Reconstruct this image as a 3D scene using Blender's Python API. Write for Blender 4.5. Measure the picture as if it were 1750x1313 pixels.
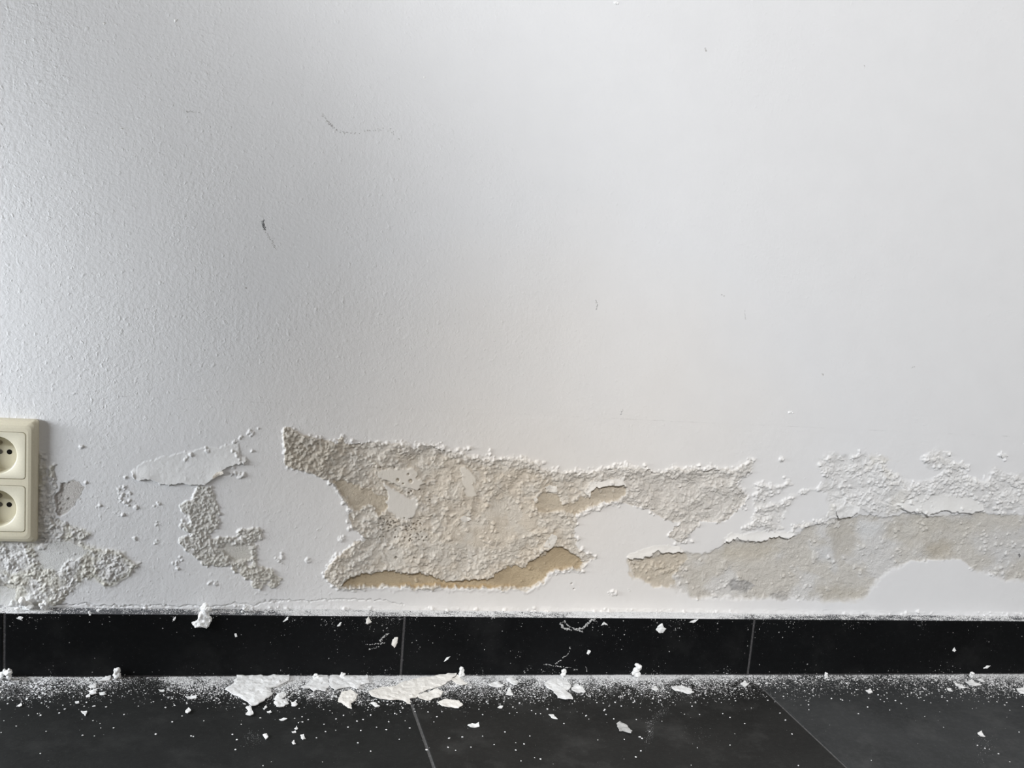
import bpy, bmesh, math, random
import numpy as np
from mathutils import Vector, Matrix, geometry

for o in list(bpy.data.objects):
    bpy.data.objects.remove(o)
sc = bpy.context.scene
COL = sc.collection
random.seed(7)
RNG = np.random.default_rng(11)

# ------------------------------------------------------------------ camera
F, YAW, PITCH, ROLL = 1815.38, 0.1951, 0.1636, 0.0829
CAM = np.array([0.3181, -1.2304, 0.5706])
_cy, _sy, _cp, _sp = math.cos(YAW), math.sin(YAW), math.cos(PITCH), math.sin(PITCH)
FWD = np.array([_sy * _cp, _cy * _cp, -_sp])
_r0 = np.array([_cy, -_sy, 0.0])
_u0 = np.cross(_r0, FWD)
RIGHT = math.cos(ROLL) * _r0 + math.sin(ROLL) * _u0
UP = -math.sin(ROLL) * _r0 + math.cos(ROLL) * _u0
cd = bpy.data.cameras.new('camera')
cd.sensor_fit = 'HORIZONTAL'
cd.sensor_width = 36.0
cd.lens = F * 36.0 / 1750.0
cd.clip_start = 0.02
cam = bpy.data.objects.new('camera', cd)
COL.objects.link(cam)
M = Matrix.Identity(4)
for i in range(3):
    M[i][0], M[i][1], M[i][2], M[i][3] = RIGHT[i], UP[i], -FWD[i], CAM[i]
cam.matrix_world = M
sc.camera = cam

# ------------------------------------------------------------------ world and lights
w = bpy.data.worlds.new('room_light')
sc.world = w
w.use_nodes = True
w.node_tree.nodes['Background'].inputs[0].default_value = (1.0, 0.937, 0.872, 1)
w.node_tree.nodes['Background'].inputs[1].default_value = 0.425


def area(name, loc, target, sx, sy, power, color):
    l = bpy.data.lights.new(name, 'AREA')
    l.shape = 'RECTANGLE'
    l.size, l.size_y = sx, sy
    l.energy = power
    l.color = color
    o = bpy.data.objects.new(name, l)
    COL.objects.link(o)
    o.location = loc
    d = Vector(target) - Vector(loc)
    o.rotation_euler = d.to_track_quat('-Z', 'Z').to_euler()
    return o


# daylight of the high window behind the viewer
area('window_daylight_back', (-0.35, -4.08, 3.18), (-0.35, 0, 3.18), 0.5, 0.65, 226, (0.955, 0.97, 1.0))
# daylight of the tall glazed door on the left
area('window_daylight_left', (-0.62, -0.16, 0.37), (1.0, -0.16, 0.37), 0.2, 0.74, 15.2, (0.895, 0.94, 1.0))

sc.view_settings.view_transform = 'Standard'
sc.view_settings.look = 'None'
sc.view_settings.exposure = 0.0
sc.view_settings.gamma = 1.0
sc.view_settings.use_curve_mapping = False

# ------------------------------------------------------------------ helpers
BASE_T = 0.019      # baseboard depth
BASE_H = 0.0768     # baseboard height


def ray(px, py):
    px = np.asarray(px, float)[..., None]
    py = np.asarray(py, float)[..., None]
    return FWD + (px - 875) / F * RIGHT - (py - 656.5) / F * UP


def on_wall(px, py, Y=0.0):
    d = ray(px, py)
    return CAM + d * ((Y - CAM[1]) / d[..., 1:2])


def on_floor(px, py, Z=0.0):
    d = ray(px, py)
    return CAM + d * ((Z - CAM[2]) / d[..., 2:3])


def project(P):
    d = P - CAM
    z = d @ FWD
    return 875 + F * (d @ RIGHT) / z, 656.5 - F * (d @ UP) / z


_tab = np.random.default_rng(5).random((64, 256, 256)).astype(np.float32)


def vnoise(u, v, scale, seed):
    x = u / scale + seed * 17.31
    y = v / scale + seed * 9.73
    xi = np.floor(x).astype(np.int32)
    yi = np.floor(y).astype(np.int32)
    fx = (x - xi).astype(np.float32)
    fy = (y - yi).astype(np.float32)
    fx = fx * fx * (3 - 2 * fx)
    fy = fy * fy * (3 - 2 * fy)
    t = _tab[seed % 64]
    a = t[xi & 255, yi & 255]
    b = t[(xi + 1) & 255, yi & 255]
    c = t[xi & 255, (yi + 1) & 255]
    d = t[(xi + 1) & 255, (yi + 1) & 255]
    return (a + (b - a) * fx) * (1 - fy) + (c + (d - c) * fx) * fy


def fbm(u, v, scale, octv, seed, gain=0.5):
    s, amp, tot = 0, 1.0, 0
    for k in range(octv):
        s = s + amp * vnoise(u, v, scale / (2.03 ** k), seed + k)
        tot += amp
        amp *= gain
    return s / tot


def sstep(a, b, x):
    t = np.clip((x - a) / (b - a), 0, 1)
    return t * t * (3 - 2 * t)


def psdf(poly, u, v):
    """signed distance to a polygon, positive inside"""
    d2 = np.full(u.shape, 1e18)
    ins = np.zeros(u.shape, bool)
    n = len(poly)
    for i in range(n):
        x0, y0 = poly[i]
        x1, y1 = poly[(i + 1) % n]
        ex, ey = x1 - x0, y1 - y0
        L = ex * ex + ey * ey + 1e-9
        t = np.clip(((u - x0) * ex + (v - y0) * ey) / L, 0, 1)
        dx, dy = u - x0 - t * ex, v - y0 - t * ey
        d2 = np.minimum(d2, dx * dx + dy * dy)
        if abs(ey) > 1e-9:
            c = ((y0 > v) != (y1 > v)) & (u < (v - y0) / ey * ex + x0)
            ins ^= c
    d = np.sqrt(d2)
    return np.where(ins, d, -d)


def crop(ox, oy, s, pts):
    return [(ox + x / s, oy + y / s) for x, y in pts]


def link(o, parent=None):
    COL.objects.link(o)
    if parent is not None:
        o.parent = parent
    return o


def mesh_obj(name, verts, faces, mat, parent=None, smooth=False):
    me = bpy.data.meshes.new(name)
    me.from_pydata([tuple(p) for p in verts], [], faces)
    me.update()
    if smooth:
        me.polygons.foreach_set('use_smooth', [True] * len(me.polygons))
    if mat:
        me.materials.append(mat)
    return link(bpy.data.objects.new(name, me), parent)


def bm_obj(name, bm, mat, parent=None, smooth=False):
    me = bpy.data.meshes.new(name)
    bmesh.ops.recalc_face_normals(bm, faces=bm.faces)
    bm.to_mesh(me)
    bm.free()
    if smooth:
        me.polygons.foreach_set('use_smooth', [True] * len(me.polygons))
    me.materials.append(mat)
    return link(bpy.data.objects.new(name, me), parent)


def tag(o, label=None, cat=None, group=None, kind=None):
    if label:
        o['label'] = label
    if cat:
        o['category'] = cat
    if group:
        o['group'] = group
    if kind:
        o['kind'] = kind
    return o


def box_bm(x0, x1, y0, y1, z0, z1, bevel=0.0, seg=2):
    bm = bmesh.new()
    bmesh.ops.create_cube(bm, size=1.0)
    for v in bm.verts:
        v.co = Vector(((x0 + x1) / 2 + v.co.x * (x1 - x0), (y0 + y1) / 2 + v.co.y * (y1 - y0), (z0 + z1) / 2 + v.co.z * (z1 - z0)))
    if bevel:
        bmesh.ops.bevel(bm, geom=list(bm.edges), offset=bevel, segments=seg, affect='EDGES', profile=0.5)
    return bm


# how much plaster dust lies along the wall (photo column, amount): on the floor and on the skirting ledge
DENS = [(-60, .45), (20, .35), (45, .9), (85, .7), (110, .3), (140, .45), (170, .5), (205, .15), (270, .10), (290, .6), (340, .8), (380, 1.0), (420, 1.1), (560, 1.35), (640, 1.35), (780, 1.2), (820, .95), (900, 1.0), (960, 1.25), (1010, 1.0), (1060, 1.15), (1130, 1.1), (1200, .8), (1260, .5), (1320, .30), (1400, .26), (1500, .2), (1560, .26), (1620, .45), (1670, .8), (1750, .7), (1820, .5)]
LD = [(-60, .9), (0, .8), (30, 1.1), (85, .9), (100, .22), (140, .12), (310, .14), (345, .6), (375, .2), (410, .55), (440, .35), (470, .5), (500, 1.0), (560, 1.1), (680, .95), (690, .7), (740, 1.0), (800, .9), (880, .8), (910, .85), (950, .95), (1000, 1.3), (1100, 1.5), (1200, 1.4), (1250, .95), (1300, .7), (1450, .6), (1600, .55), (1700, .65), (1820, .6)]

# ------------------------------------------------------------------ materials
class NT:
    def __init__(self, name, rough=0.8, spec=0.3):
        self.m = bpy.data.materials.new(name)
        self.m.use_nodes = True
        self.t = self.m.node_tree
        self.b = self.t.nodes['Principled BSDF']
        self.b.inputs['Roughness'].default_value = rough
        self.b.inputs['Specular IOR Level'].default_value = spec

    def n(self, typ, **kw):
        nd = self.t.nodes.new(typ)
        for k, v in kw.items():
            if k.startswith('i_'):
                nd.inputs[k[2:].replace('_', ' ')].default_value = v
            else:
                setattr(nd, k, v)
        return nd

    def l(self, a, b):
        self.t.links.new(a, b)

    def coord(self):
        return self.n('ShaderNodeTexCoord').outputs['Object']

    def world(self):
        return self.n('ShaderNodeNewGeometry').outputs['Position']

    def noise(self, vec, scale, detail=4, rough=0.5):
        nd = self.n('ShaderNodeTexNoise')
        nd.inputs['Scale'].default_value = scale
        nd.inputs['Detail'].default_value = detail
        nd.inputs['Roughness'].default_value = rough
        self.l(vec, nd.inputs['Vector'])
        return nd.outputs['Fac']

    def ramp(self, fac, stops):
        nd = self.n('ShaderNodeValToRGB')
        el = nd.color_ramp.elements
        while len(el) < len(stops):
            el.new(0.5)
        for e, (p, c) in zip(el, stops):
            e.position = p
            e.color = (c[0], c[1], c[2], 1) if not isinstance(c, float) else (c, c, c, 1)
        self.l(fac, nd.inputs['Fac'])
        return nd.outputs['Color']

    def mix(self, fac, a, b, mode='MIX'):
        nd = self.n('ShaderNodeMix', data_type='RGBA', blend_type=mode)
        for s, x in ((nd.inputs[0], fac), (nd.inputs[6], a), (nd.inputs[7], b)):
            if isinstance(x, (int, float)):
                s.default_value = x
            elif isinstance(x, tuple):
                s.default_value = (*x[:3], 1)
            else:
                self.l(x, s)
        return nd.outputs[2]

    def math(self, op, a, b=None):
        nd = self.n('ShaderNodeMath', operation=op)
        for s, x in zip(nd.inputs, (a, b)):
            if x is None:
                continue
            if isinstance(x, (int, float)):
                s.default_value = x
            else:
                self.l(x, s)
        return nd.outputs[0]

    def bump(self, h, dist, strength=1.0):
        nd = self.n('ShaderNodeBump')
        nd.inputs['Distance'].default_value = dist
        nd.inputs['Strength'].default_value = strength
        self.l(h, nd.inputs['Height'])
        self.l(nd.outputs[0], self.b.inputs['Normal'])


def simple(name, color, rough=0.7, spec=0.3, nscale=300, var=0.12, bump=0.0):
    m = NT(name, rough, spec)
    c = m.coord()
    f = m.noise(c, nscale, 4)
    lo = tuple(x * (1 - var) for x in color)
    hi = tuple(min(1, x * (1 + var)) for x in color)
    m.l(m.ramp(f, [(0.3, lo), (0.7, hi)]), m.b.inputs['Base Color'])
    if bump:
        m.bump(f, bump)
    return m.m


def wall_material():
    m = NT('painted_plaster', 0.88, 0.2)
    p = m.world()
    at = m.n('ShaderNodeAttribute', attribute_name='plaster_colour').outputs['Color']
    rg = m.n('ShaderNodeAttribute', attribute_name='grit').outputs['Fac']
    # soft warm tint of the paint around the damaged patch
    mp = m.n('ShaderNodeMapping')
    mp.inputs['Location'].default_value = (-0.60, 0, -0.20)
    mp.inputs['Scale'].default_value = (1, 0, 1)
    m.l(p, mp.inputs['Vector'])
    mp2 = m.n('ShaderNodeMapping')
    mp2.inputs['Scale'].default_value = (2.4, 1, 2.5)
    m.l(mp.outputs[0], mp2.inputs['Vector'])
    ln = m.n('ShaderNodeVectorMath', operation='LENGTH')
    m.l(mp2.outputs[0], ln.inputs[0])
    wob = m.noise(p, 5.0, 3)
    dist = m.math('ADD', ln.outputs['Value'], m.math('MULTIPLY', m.math('SUBTRACT', wob, 0.5), 0.5))
    st = m.ramp(dist, [(0.12, 1.0), (1.0, 0.0)])
    tint = m.mix(st, (1, 1, 1), (1.0, 0.94, 0.865))
    mott = m.ramp(m.noise(p, 26, 5), [(0.3, (0.975, 0.975, 0.975)), (0.7, (1, 1, 1))])
    c = m.mix(1.0, at, tint, 'MULTIPLY')
    c = m.mix(1.0, c, mott, 'MULTIPLY')
    m.l(c, m.b.inputs['Base Color'])
    # roller stipple of the paint, sand grit where the plaster is bare
    n1 = m.noise(p, 240, 3, 0.6)
    n2 = m.noise(p, 95, 2, 0.5)
    sx = m.n('ShaderNodeSeparateXYZ')
    m.l(p, sx.inputs[0])
    roll = m.ramp(m.math('ADD', sx.outputs[0], m.math('MULTIPLY', m.math('SUBTRACT', m.noise(p, 3.5, 2), 0.5), 0.7)), [(0.12, 1.0), (0.62, 0.28)])
    patch = m.math('MULTIPLY', m.ramp(m.noise(p, 6.5, 2), [(0.38, 0.5), (0.62, 1.0)]), roll)
    n3 = m.ramp(m.noise(p, 170, 2, 0.5), [(0.60, 0.0), (0.74, 1.0)])
    grit = m.noise(p, 900, 3, 0.7)
    h = m.math('ADD', m.math('MULTIPLY', n1, 0.6), m.math('MULTIPLY', n2, 0.35))
    h = m.math('ADD', h, m.math('MULTIPLY', n3, 0.3))
    h = m.math('MULTIPLY', h, patch)
    h = m.math('ADD', h, m.math('MULTIPLY', m.math('MULTIPLY', grit, rg), 1.3))
    m.bump(h, 0.0015, 0.8)
    return m.m


M_WALL = wall_material()


def stone_material(name, base, rough, spec, dust=0.25, powder_on=None):
    m = NT(name, rough, spec)
    p = m.world()
    a = m.noise(p, 9, 5, 0.6)
    b = m.noise(p, 160, 3, 0.6)
    c = m.ramp(a, [(0.3, tuple(x * 0.75 for x in base)), (0.7, tuple(x * 1.3 for x in base))])
    c = m.mix(m.ramp(b, [(0.45, 0.0), (0.8, 0.35)]), c, tuple(x * 2.1 for x in base))
    # wiped and trodden lime haze, in patches
    hz = m.math('MULTIPLY', m.ramp(m.noise(p, 15, 6, 0.65), [(0.52, 0.0), (0.78, 1.0)]), dust)
    c = m.mix(hz, c, (0.32, 0.32, 0.31))
    sp = m.math('MULTIPLY', m.ramp(m.noise(p, 620, 2, 0.5), [(0.68, 0.0), (0.76, 1.0)]), dust * 1.4)
    c = m.mix(sp, c, (0.5, 0.5, 0.49))
    # settled plaster dust: thick at the foot of the wall and on the skirting ledge, thinning away from it
    tab = DENS if powder_on == 'floor' else LD
    sx = m.n('ShaderNodeSeparateXYZ')
    m.l(p, sx.inputs[0])
    xr = m.math('DIVIDE', m.math('ADD', sx.outputs[0], 0.1), 1.6)
    stops = []
    for px_, v_ in tab:
        X_ = float(on_wall(px_, 1100.0)[0])
        stops.append((min(1, max(0, (X_ + .1) / 1.6)), float(min(1, v_ / 1.4))))
    pr = m.ramp(xr, stops)
    fine_n = m.math('ADD', m.math('MULTIPLY', m.noise(p, 560, 3, .7), 0.58), m.math('MULTIPLY', m.noise(p, 85, 4, .65), 0.42))
    if powder_on == 'floor':
        t = m.math('MAXIMUM', m.math('SUBTRACT', m.math('MULTIPLY', sx.outputs[1], -1.0), BASE_T), 0.0)
        fall = m.math('POWER', 2.718, m.math('MULTIPLY', t, -30.0))
        k = m.math('MULTIPLY', pr, fall)
    else:
        nz = m.n('ShaderNodeSeparateXYZ')
        m.l(m.n('ShaderNodeNewGeometry').outputs['True Normal'], nz.inputs[0])
        k = m.math('MULTIPLY', pr, m.ramp(nz.outputs[2], [(.45, 0.0), (.8, 1.0)]))
    lvl = m.math('ADD', m.math('SUBTRACT', fine_n, 0.74), m.math('MULTIPLY', k, 0.50 if powder_on == 'floor' else 0.43))
    dm = m.math('MULTIPLY', m.ramp(lvl, [(0.0, 0.0), (0.16, 1.0)]), 0.9)
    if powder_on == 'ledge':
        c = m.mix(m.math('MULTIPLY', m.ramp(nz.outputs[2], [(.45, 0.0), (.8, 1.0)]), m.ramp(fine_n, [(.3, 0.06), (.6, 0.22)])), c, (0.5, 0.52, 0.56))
    c = m.mix(dm, c, (0.80, 0.805, 0.81))
    m.l(c, m.b.inputs['Base Color'])
    m.bump(m.noise(p, 420, 4, 0.6), 0.0004, 0.5)
    return m.m


M_FLOOR = stone_material('floor_tile_dark', (0.0145, 0.0152, 0.0148), 0.62, 0.18, 0.06, 'floor')
M_FLOOR_B = stone_material('floor_tile_light', (0.036, 0.0378, 0.0385), 0.62, 0.2, 0.12, 'floor')
M_FLOOR_C = stone_material('floor_tile_mid', (0.017, 0.017, 0.0162), 0.62, 0.2, 0.10, 'floor')
M_BASE = stone_material('skirting_tile_black', (0.0052, 0.0057, 0.0062), 0.5, 0.12, 0.03, 'ledge')
M_GROUT = simple('grey_grout', (0.13, 0.13, 0.13), 0.9, 0.1, 400, 0.25, 0.0004)
M_GROUT_BASE = simple('dark_grout', (0.085, 0.083, 0.085), 0.9, 0.1, 400, 0.35, 0.0004)
M_MORTAR = simple('mortar', (0.2, 0.2, 0.2), 0.9, 0.1, 400, 0.2)
M_CREAM = simple('cream_plastic', (0.74, 0.69, 0.535), 0.42, 0.4, 700, 0.035, 0.00008)
M_CREAM2 = simple('cream_plastic_insert', (0.73, 0.69, 0.55), 0.38, 0.4, 700, 0.03, 0.00005)
M_DARK = simple('dark_hole', (0.012, 0.011, 0.010), 0.8, 0.1)
M_METAL = NT('contact_metal', 0.35, 0.5)
M_METAL.b.inputs['Metallic'].default_value = 0.9
M_METAL.b.inputs['Base Color'].default_value = (0.30, 0.27, 0.22, 1)
M_METAL = M_METAL.m
M_FLAKE = simple('lime_paint_flake', (0.90, 0.905, 0.895), 0.85, 0.2, 260, 0.07, 0.0006)
M_FLAKE_B = simple('cream_plaster_flake', (0.90, 0.875, 0.82), 0.88, 0.2, 260, 0.08, 0.0006)
M_FLAKE_W = simple('wall_paint_chip', (0.80, 0.80, 0.79), 0.85, 0.2, 260, 0.05, 0.0005)
M_FLAKE_C = simple('wall_plaster_chip', (0.785, 0.735, 0.655), 0.88, 0.2, 260, 0.05, 0.0005)
M_CRUMB = simple('plaster_crumb', (0.90, 0.905, 0.905), 0.9, 0.15, 500, 0.08)
M_SCUFF = simple('rubber_scuff', (0.17, 0.17, 0.175), 0.8, 0.1)
M_WEB = simple('dusty_thread', (0.50, 0.50, 0.49), 0.9, 0.1)

# ------------------------------------------------------------------ socket placement (the wall is opened behind it)
SX, SZ, SW, SH = -0.0105, 0.2265, 0.083, 0.141

# ------------------------------------------------------------------ the wall
A3 = (470, 710, 4.103)
A4 = (760, 750, 4.690)
A5 = (960, 760, 3.804)
A6 = (1330, 730, 3.862)
A1 = (0, 680, 3.281)
A2 = (180, 700, 3.752)
POLY = {}
POLY['main'] = [(484, 732), (497, 731), (516, 742), (550, 749), (575, 757), (584, 742), (592, 757), (611, 758), (641, 757), (677, 760), (704, 766), (738, 762),
    (766, 771), (792, 777), (807, 783), (830, 788), (862, 785), (888, 784), (909, 790), (926, 800), (941, 807), (969, 810), (999, 808),
    (1039, 801), (1078, 799), (1128, 808), (1157, 803), (1197, 802), (1223, 802), (1254, 801), (1275, 794), (1285, 784), (1286, 792), (1279, 808),
    (1262, 817), (1256, 826), (1266, 840), (1275, 847), (1273, 860), (1260, 876), (1231, 894), (1212, 891), (1197, 889), (1189, 902), (1176, 920), (1162, 928),
    (1144, 918), (1154, 902), (1165, 891), (1144, 889), (1128, 881), (1107, 873), (1086, 865), (1065, 861), (1049, 857), (1034, 859), (1018, 865),
    (999, 873), (986, 881), (988, 889), (982, 907), (985, 923), (981, 931), (999, 944), (1018, 953), (999, 962), (991, 975), (982, 975), (965, 973),
    (943, 980), (926, 997), (913, 1006), (888, 1009), (856, 1008), (824, 1006), (792, 1006), (760, 1005), (738, 1010), (709, 1007), (677, 1003),
    (641, 1005), (606, 1005), (580, 1006), (567, 998), (553, 985), (555, 973), (572, 956), (592, 939), (606, 927), (626, 924), (616, 912), (599, 900),
    (597, 881), (601, 871), (587, 851), (575, 834), (558, 820), (543, 810), (521, 807), (504, 800), (487, 793), (484, 759)]
POLY['ochre_strip'] = [(586, 1002), (596, 988), (615, 984), (640, 982), (665, 977), (690, 981), (705, 984), (720, 979), (742, 984), (752, 991), (775, 993), (800, 992), (830, 990), (848, 983),
    (862, 972), (880, 968), (900, 970), (912, 956), (935, 941), (955, 937), (975, 945), (997, 960), (990, 972), (965, 972), (943, 979), (925, 995), (910, 1004), (850, 1006), (760, 1003), (700, 1004), (620, 1002)]
POLY['ochre_left'] = [(565, 818), (585, 820), (606, 829), (634, 837), (640, 847), (660, 850), (664, 868), (650, 880), (640, 866), (626, 864), (606, 873), (600, 866), (590, 849), (576, 832)]
POLY['ochre_right'] = [(922, 848), (934, 842), (952, 844), (962, 862), (985, 858), (1003, 850), (1010, 836), (1024, 832), (1039, 830), (1063, 827), (1070, 839), (1062, 853), (1045, 857), (1018, 864), (999, 871), (985, 880), (972, 878), (950, 872), (930, 876), (917, 866)]
POLY['island'] = [(658, 826), (668, 832), (677, 838), (688, 846), (699, 852), (713, 850), (715, 862), (711, 874), (704, 884), (697, 893), (686, 888), (677, 883), (664, 872), (659, 858), (661, 840)]
POLY['island_top'] = [(646, 804), (668, 800), (690, 802), (707, 798), (717, 806), (714, 818), (727, 828), (715, 838), (690, 832), (664, 822), (650, 815)]
POLY['island_mid'] = [(787, 798), (800, 802), (812, 812), (810, 826), (815, 846), (804, 851), (796, 844), (790, 824)]
POLY['smooth_mid'] = crop(*A4, [(300, 560), (450, 530), (720, 560), (760, 640), (700, 740), (560, 800), (350, 870), (120, 900), (20, 820), (60, 740), (200, 700)])
POLY['socket_low'] = [(-40, 920), (66, 926), (74, 905), (88, 886), (104, 890), (124, 900), (146, 906), (152, 912), (136, 926), (150, 934), (186, 939), (207, 945),
    (220, 958), (235, 967), (213, 988), (189, 1003), (165, 991), (146, 985), (128, 1003), (116, 1018), (98, 1036), (-40, 1038)]
POLY['socket_low_smooth'] = [(58, 934), (90, 926), (120, 926), (152, 940), (136, 956), (118, 958), (100, 975), (76, 972), (60, 955)]
POLY['socket_low_smooth2'] = [(-10, 1000), (26, 1004), (30, 1034), (-10, 1036)]
POLY['socket_side'] = [(64, 775), (76, 772), (82, 790), (78, 810), (84, 850), (88, 880), (96, 900), (74, 926), (60, 926)]
POLY['socket_side2'] = [(84, 796), (92, 790), (97, 812), (92, 850), (98, 876), (90, 884), (84, 850)]
POLY['paint_hole'] = [(105, 823), (122, 822), (137, 826), (143, 835), (134, 851), (122, 869), (112, 878), (102, 884), (95, 872), (95, 845), (102, 838)]
POLY['blister'] = [(224, 806), (236, 798), (255, 788), (280, 780), (300, 777), (330, 771), (351, 766), (393, 759), (409, 758), (412, 777), (422, 780), (425, 787), (409, 796), (391, 800),
    (377, 807), (364, 817), (353, 828), (329, 827), (300, 827), (273, 827), (255, 820), (233, 820)]
POLY['column'] = [(336, 828), (361, 832), (372, 860), (377, 884), (372, 905), (356, 913), (361, 921), (401, 918), (414, 903), (433, 900), (450, 905), (447, 927), (439, 940),
    (441, 964), (462, 972), (481, 990), (470, 1004), (433, 1004), (420, 988), (398, 975), (367, 964), (345, 966), (329, 950), (303, 926), (308, 918), (329, 913), (308, 900), (313, 881), (308, 863), (329, 852)]
POLY['column_hole'] = [(376, 936), (388, 930), (426, 932), (433, 944), (430, 957), (401, 959), (388, 951)]
POLY['speckle'] = [(196, 833), (214, 828), (222, 836), (220, 870), (204, 892), (193, 873)]
POLY['right_crumb'] = [(1285, 826), (1349, 827), (1349, 834), (1323, 846), (1314, 858), (1328, 857), (1370, 839), (1391, 834), (1420, 838), (1420, 846), (1390, 842), (1368, 848), (1349, 866), (1339, 886),
    (1333, 906), (1302, 907), (1260, 911), (1275, 897), (1286, 878), (1285, 858)]
POLY['far_crumb'] = [(1395, 782), (1428, 774), (1496, 777), (1537, 787), (1512, 797), (1527, 805), (1547, 818), (1563, 820), (1602, 816), (1612, 806), (1589, 800), (1573, 785), (1589, 770), (1622, 769),
    (1634, 790), (1653, 795), (1651, 813), (1680, 820), (1703, 800), (1718, 808), (1760, 812), (1760, 878), (1680, 878), (1599, 875), (1586, 881), (1550, 875), (1516, 884), (1467, 876),
    (1428, 886), (1377, 902), (1353, 909), (1351, 897), (1385, 890), (1415, 874), (1412, 846), (1390, 838), (1404, 815), (1396, 800)]
POLY['far_smooth'] = [(1340, 868), (1362, 846), (1390, 842), (1408, 850), (1416, 872), (1385, 886), (1352, 896), (1338, 890)]
POLY['far_bare'] = [(1073, 952), (1107, 943), (1160, 942), (1210, 946), (1238, 932), (1249, 922), (1283, 926), (1328, 917), (1360, 918), (1376, 903), (1428, 886), (1470, 882), (1520, 884), (1550, 877), (1589, 883), (1680, 878),
    (1765, 879), (1765, 990), (1718, 997), (1692, 981), (1667, 978), (1641, 958), (1589, 957), (1558, 960), (1511, 984), (1496, 1004), (1480, 1022), (1428, 1031), (1382, 1028), (1354, 1022),
    (1312, 1027), (1250, 1024), (1191, 1024), (1154, 1010), (1107, 999), (1081, 991), (1078, 970)]
POLY['bare_ochre'] = [(1076, 958), (1100, 956), (1130, 950), (1165, 944), (1180, 956), (1160, 968), (1152, 985), (1155, 1000), (1120, 1000), (1082, 990)]
POLY['bare_dark1'] = [(1240, 930), (1290, 928), (1330, 920), (1330, 940), (1300, 958), (1262, 960), (1236, 948)]
POLY['bare_dark2'] = [(1420, 892), (1466, 888), (1466, 925), (1462, 955), (1428, 958), (1416, 930)]
POLY['bare_dark3'] = [(1584, 932), (1612, 922), (1632, 930), (1630, 946), (1600, 953), (1586, 946)]
POLY['bare_dark4'] = [(1395, 1008), (1430, 1000), (1478, 1008), (1470, 1022), (1410, 1026)]
POLY['bare_dark5'] = [(1510, 890), (1600, 884), (1680, 886), (1660, 905), (1600, 912), (1560, 930), (1516, 920)]
POLY['bare_white1'] = [(1465, 896), (1500, 893), (1516, 898), (1508, 914), (1480, 918), (1466, 910)]
POLY['bare_white2'] = [(1388, 932), (1410, 930), (1424, 945), (1426, 958), (1400, 960)]
POLY['bare_white3'] = [(1660, 920), (1700, 905), (1750, 910), (1765, 950), (1700, 960), (1670, 945)]
POLY['bare_grey1'] = [(1246, 994), (1262, 990), (1280, 994), (1292, 1002), (1276, 1012), (1252, 1010)]
POLY['bare_grey2'] = [(1307, 1020), (1322, 1012), (1342, 1016), (1352, 1022), (1330, 1028)]
POLY['bare_grey3'] = [(1185, 1015), (1205, 1010), (1216, 1020), (1196, 1026)]
POLY['lift_far'] = [(1530, 862), (1552, 852), (1580, 846), (1620, 848), (1660, 850), (1680, 858), (1682, 875), (1660, 878), (1645, 874), (1628, 876), (1612, 872), (1599, 874), (1588, 881), (1572, 877), (1556, 876), (1546, 870)]
POLY['lift_mid'] = [(1240, 922), (1250, 914), (1290, 910), (1330, 908), (1366, 912), (1350, 918), (1330, 917), (1310, 921), (1290, 926), (1276, 924), (1260, 920), (1246, 927)]
POLY['lift_top'] = [(1000, 842), (1008, 828), (1030, 820), (1066, 818), (1072, 834), (1062, 828), (1040, 831), (1024, 833), (1012, 838), (1006, 852)]
POLY['lift_bare'] = [(1070, 952), (1080, 944), (1110, 934), (1160, 932), (1170, 942), (1150, 944), (1138, 946), (1126, 942), (1106, 950), (1092, 956), (1080, 958)]
BLOBS = [(235, 866, 8), (272, 864, 10), (271, 896, 7), (231, 923, 5), (269, 927, 5), (291, 920, 6), (302, 960, 9), (303, 971, 6), (365, 998, 9), (480, 958, 12), (528, 959, 6), (512, 945, 5),
         (412, 812, 10), (398, 806, 8), (386, 835, 5), (408, 853, 4), (564, 841, 4), (545, 906, 4), (584, 922, 9), (415, 748, 9), (428, 740, 8), (438, 731, 5), (402, 754, 6), (405, 776, 9), (418, 786, 7),
         (330, 780, 6), (318, 784, 6), (352, 768, 4), (215, 818, 7), (205, 818, 5), (172, 863, 5), (168, 868, 4), (146, 826, 4), (140, 768, 3), (170, 790, 3), (430, 770, 3), (432, 795, 3),
         (1340, 810, 5), (1344, 807, 4), (1374, 817, 3), (1216, 924, 4), (1184, 926, 3), (1335, 785, 4), (838, 776, 6), (797, 767, 4), (1716, 779, 7), (1653, 798, 6), (1351, 706, 4), (1703, 812, 8),
         (1045, 1014, 6), (1050, 1017, 5), (1075, 1008, 3), (1736, 1034, 4), (1700, 980, 10), (1712, 974, 9), (1735, 970, 8), (1740, 985, 8)]

dX, dZ = 0.00075, 0.00075
X0, X1, Z0, Z1 = -0.13, 1.43, 0.0655, 0.327
nx, nz = int(round((X1 - X0) / dX)) + 1, int(round((Z1 - Z0) / dZ)) + 1
xs = X0 + np.arange(nx) * dX
zs = Z0 + np.arange(nz) * dZ
GX, GZ = np.meshgrid(xs, zs)
U, V = project(np.stack([GX, np.zeros_like(GX), GZ], -1))
U2 = U + 9 * (fbm(U, V, 16, 3, 1) - .5) + 5 * (fbm(U, V, 5, 2, 21) - .5)
V2 = V + 9 * (fbm(U, V, 16, 3, 6) - .5) + 5 * (fbm(U, V, 5, 2, 26) - .5)

Hh = np.zeros_like(U)                      # relief in millimetres
PAINT = np.array([0.80, 0.805, 0.81])
CC = np.ones(U.shape + (3,)) * PAINT
DEN = np.zeros_like(U)                     # crumb density
GRIT = np.zeros_like(U)
PLATE = np.zeros_like(U)                   # density of small flat chips


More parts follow.
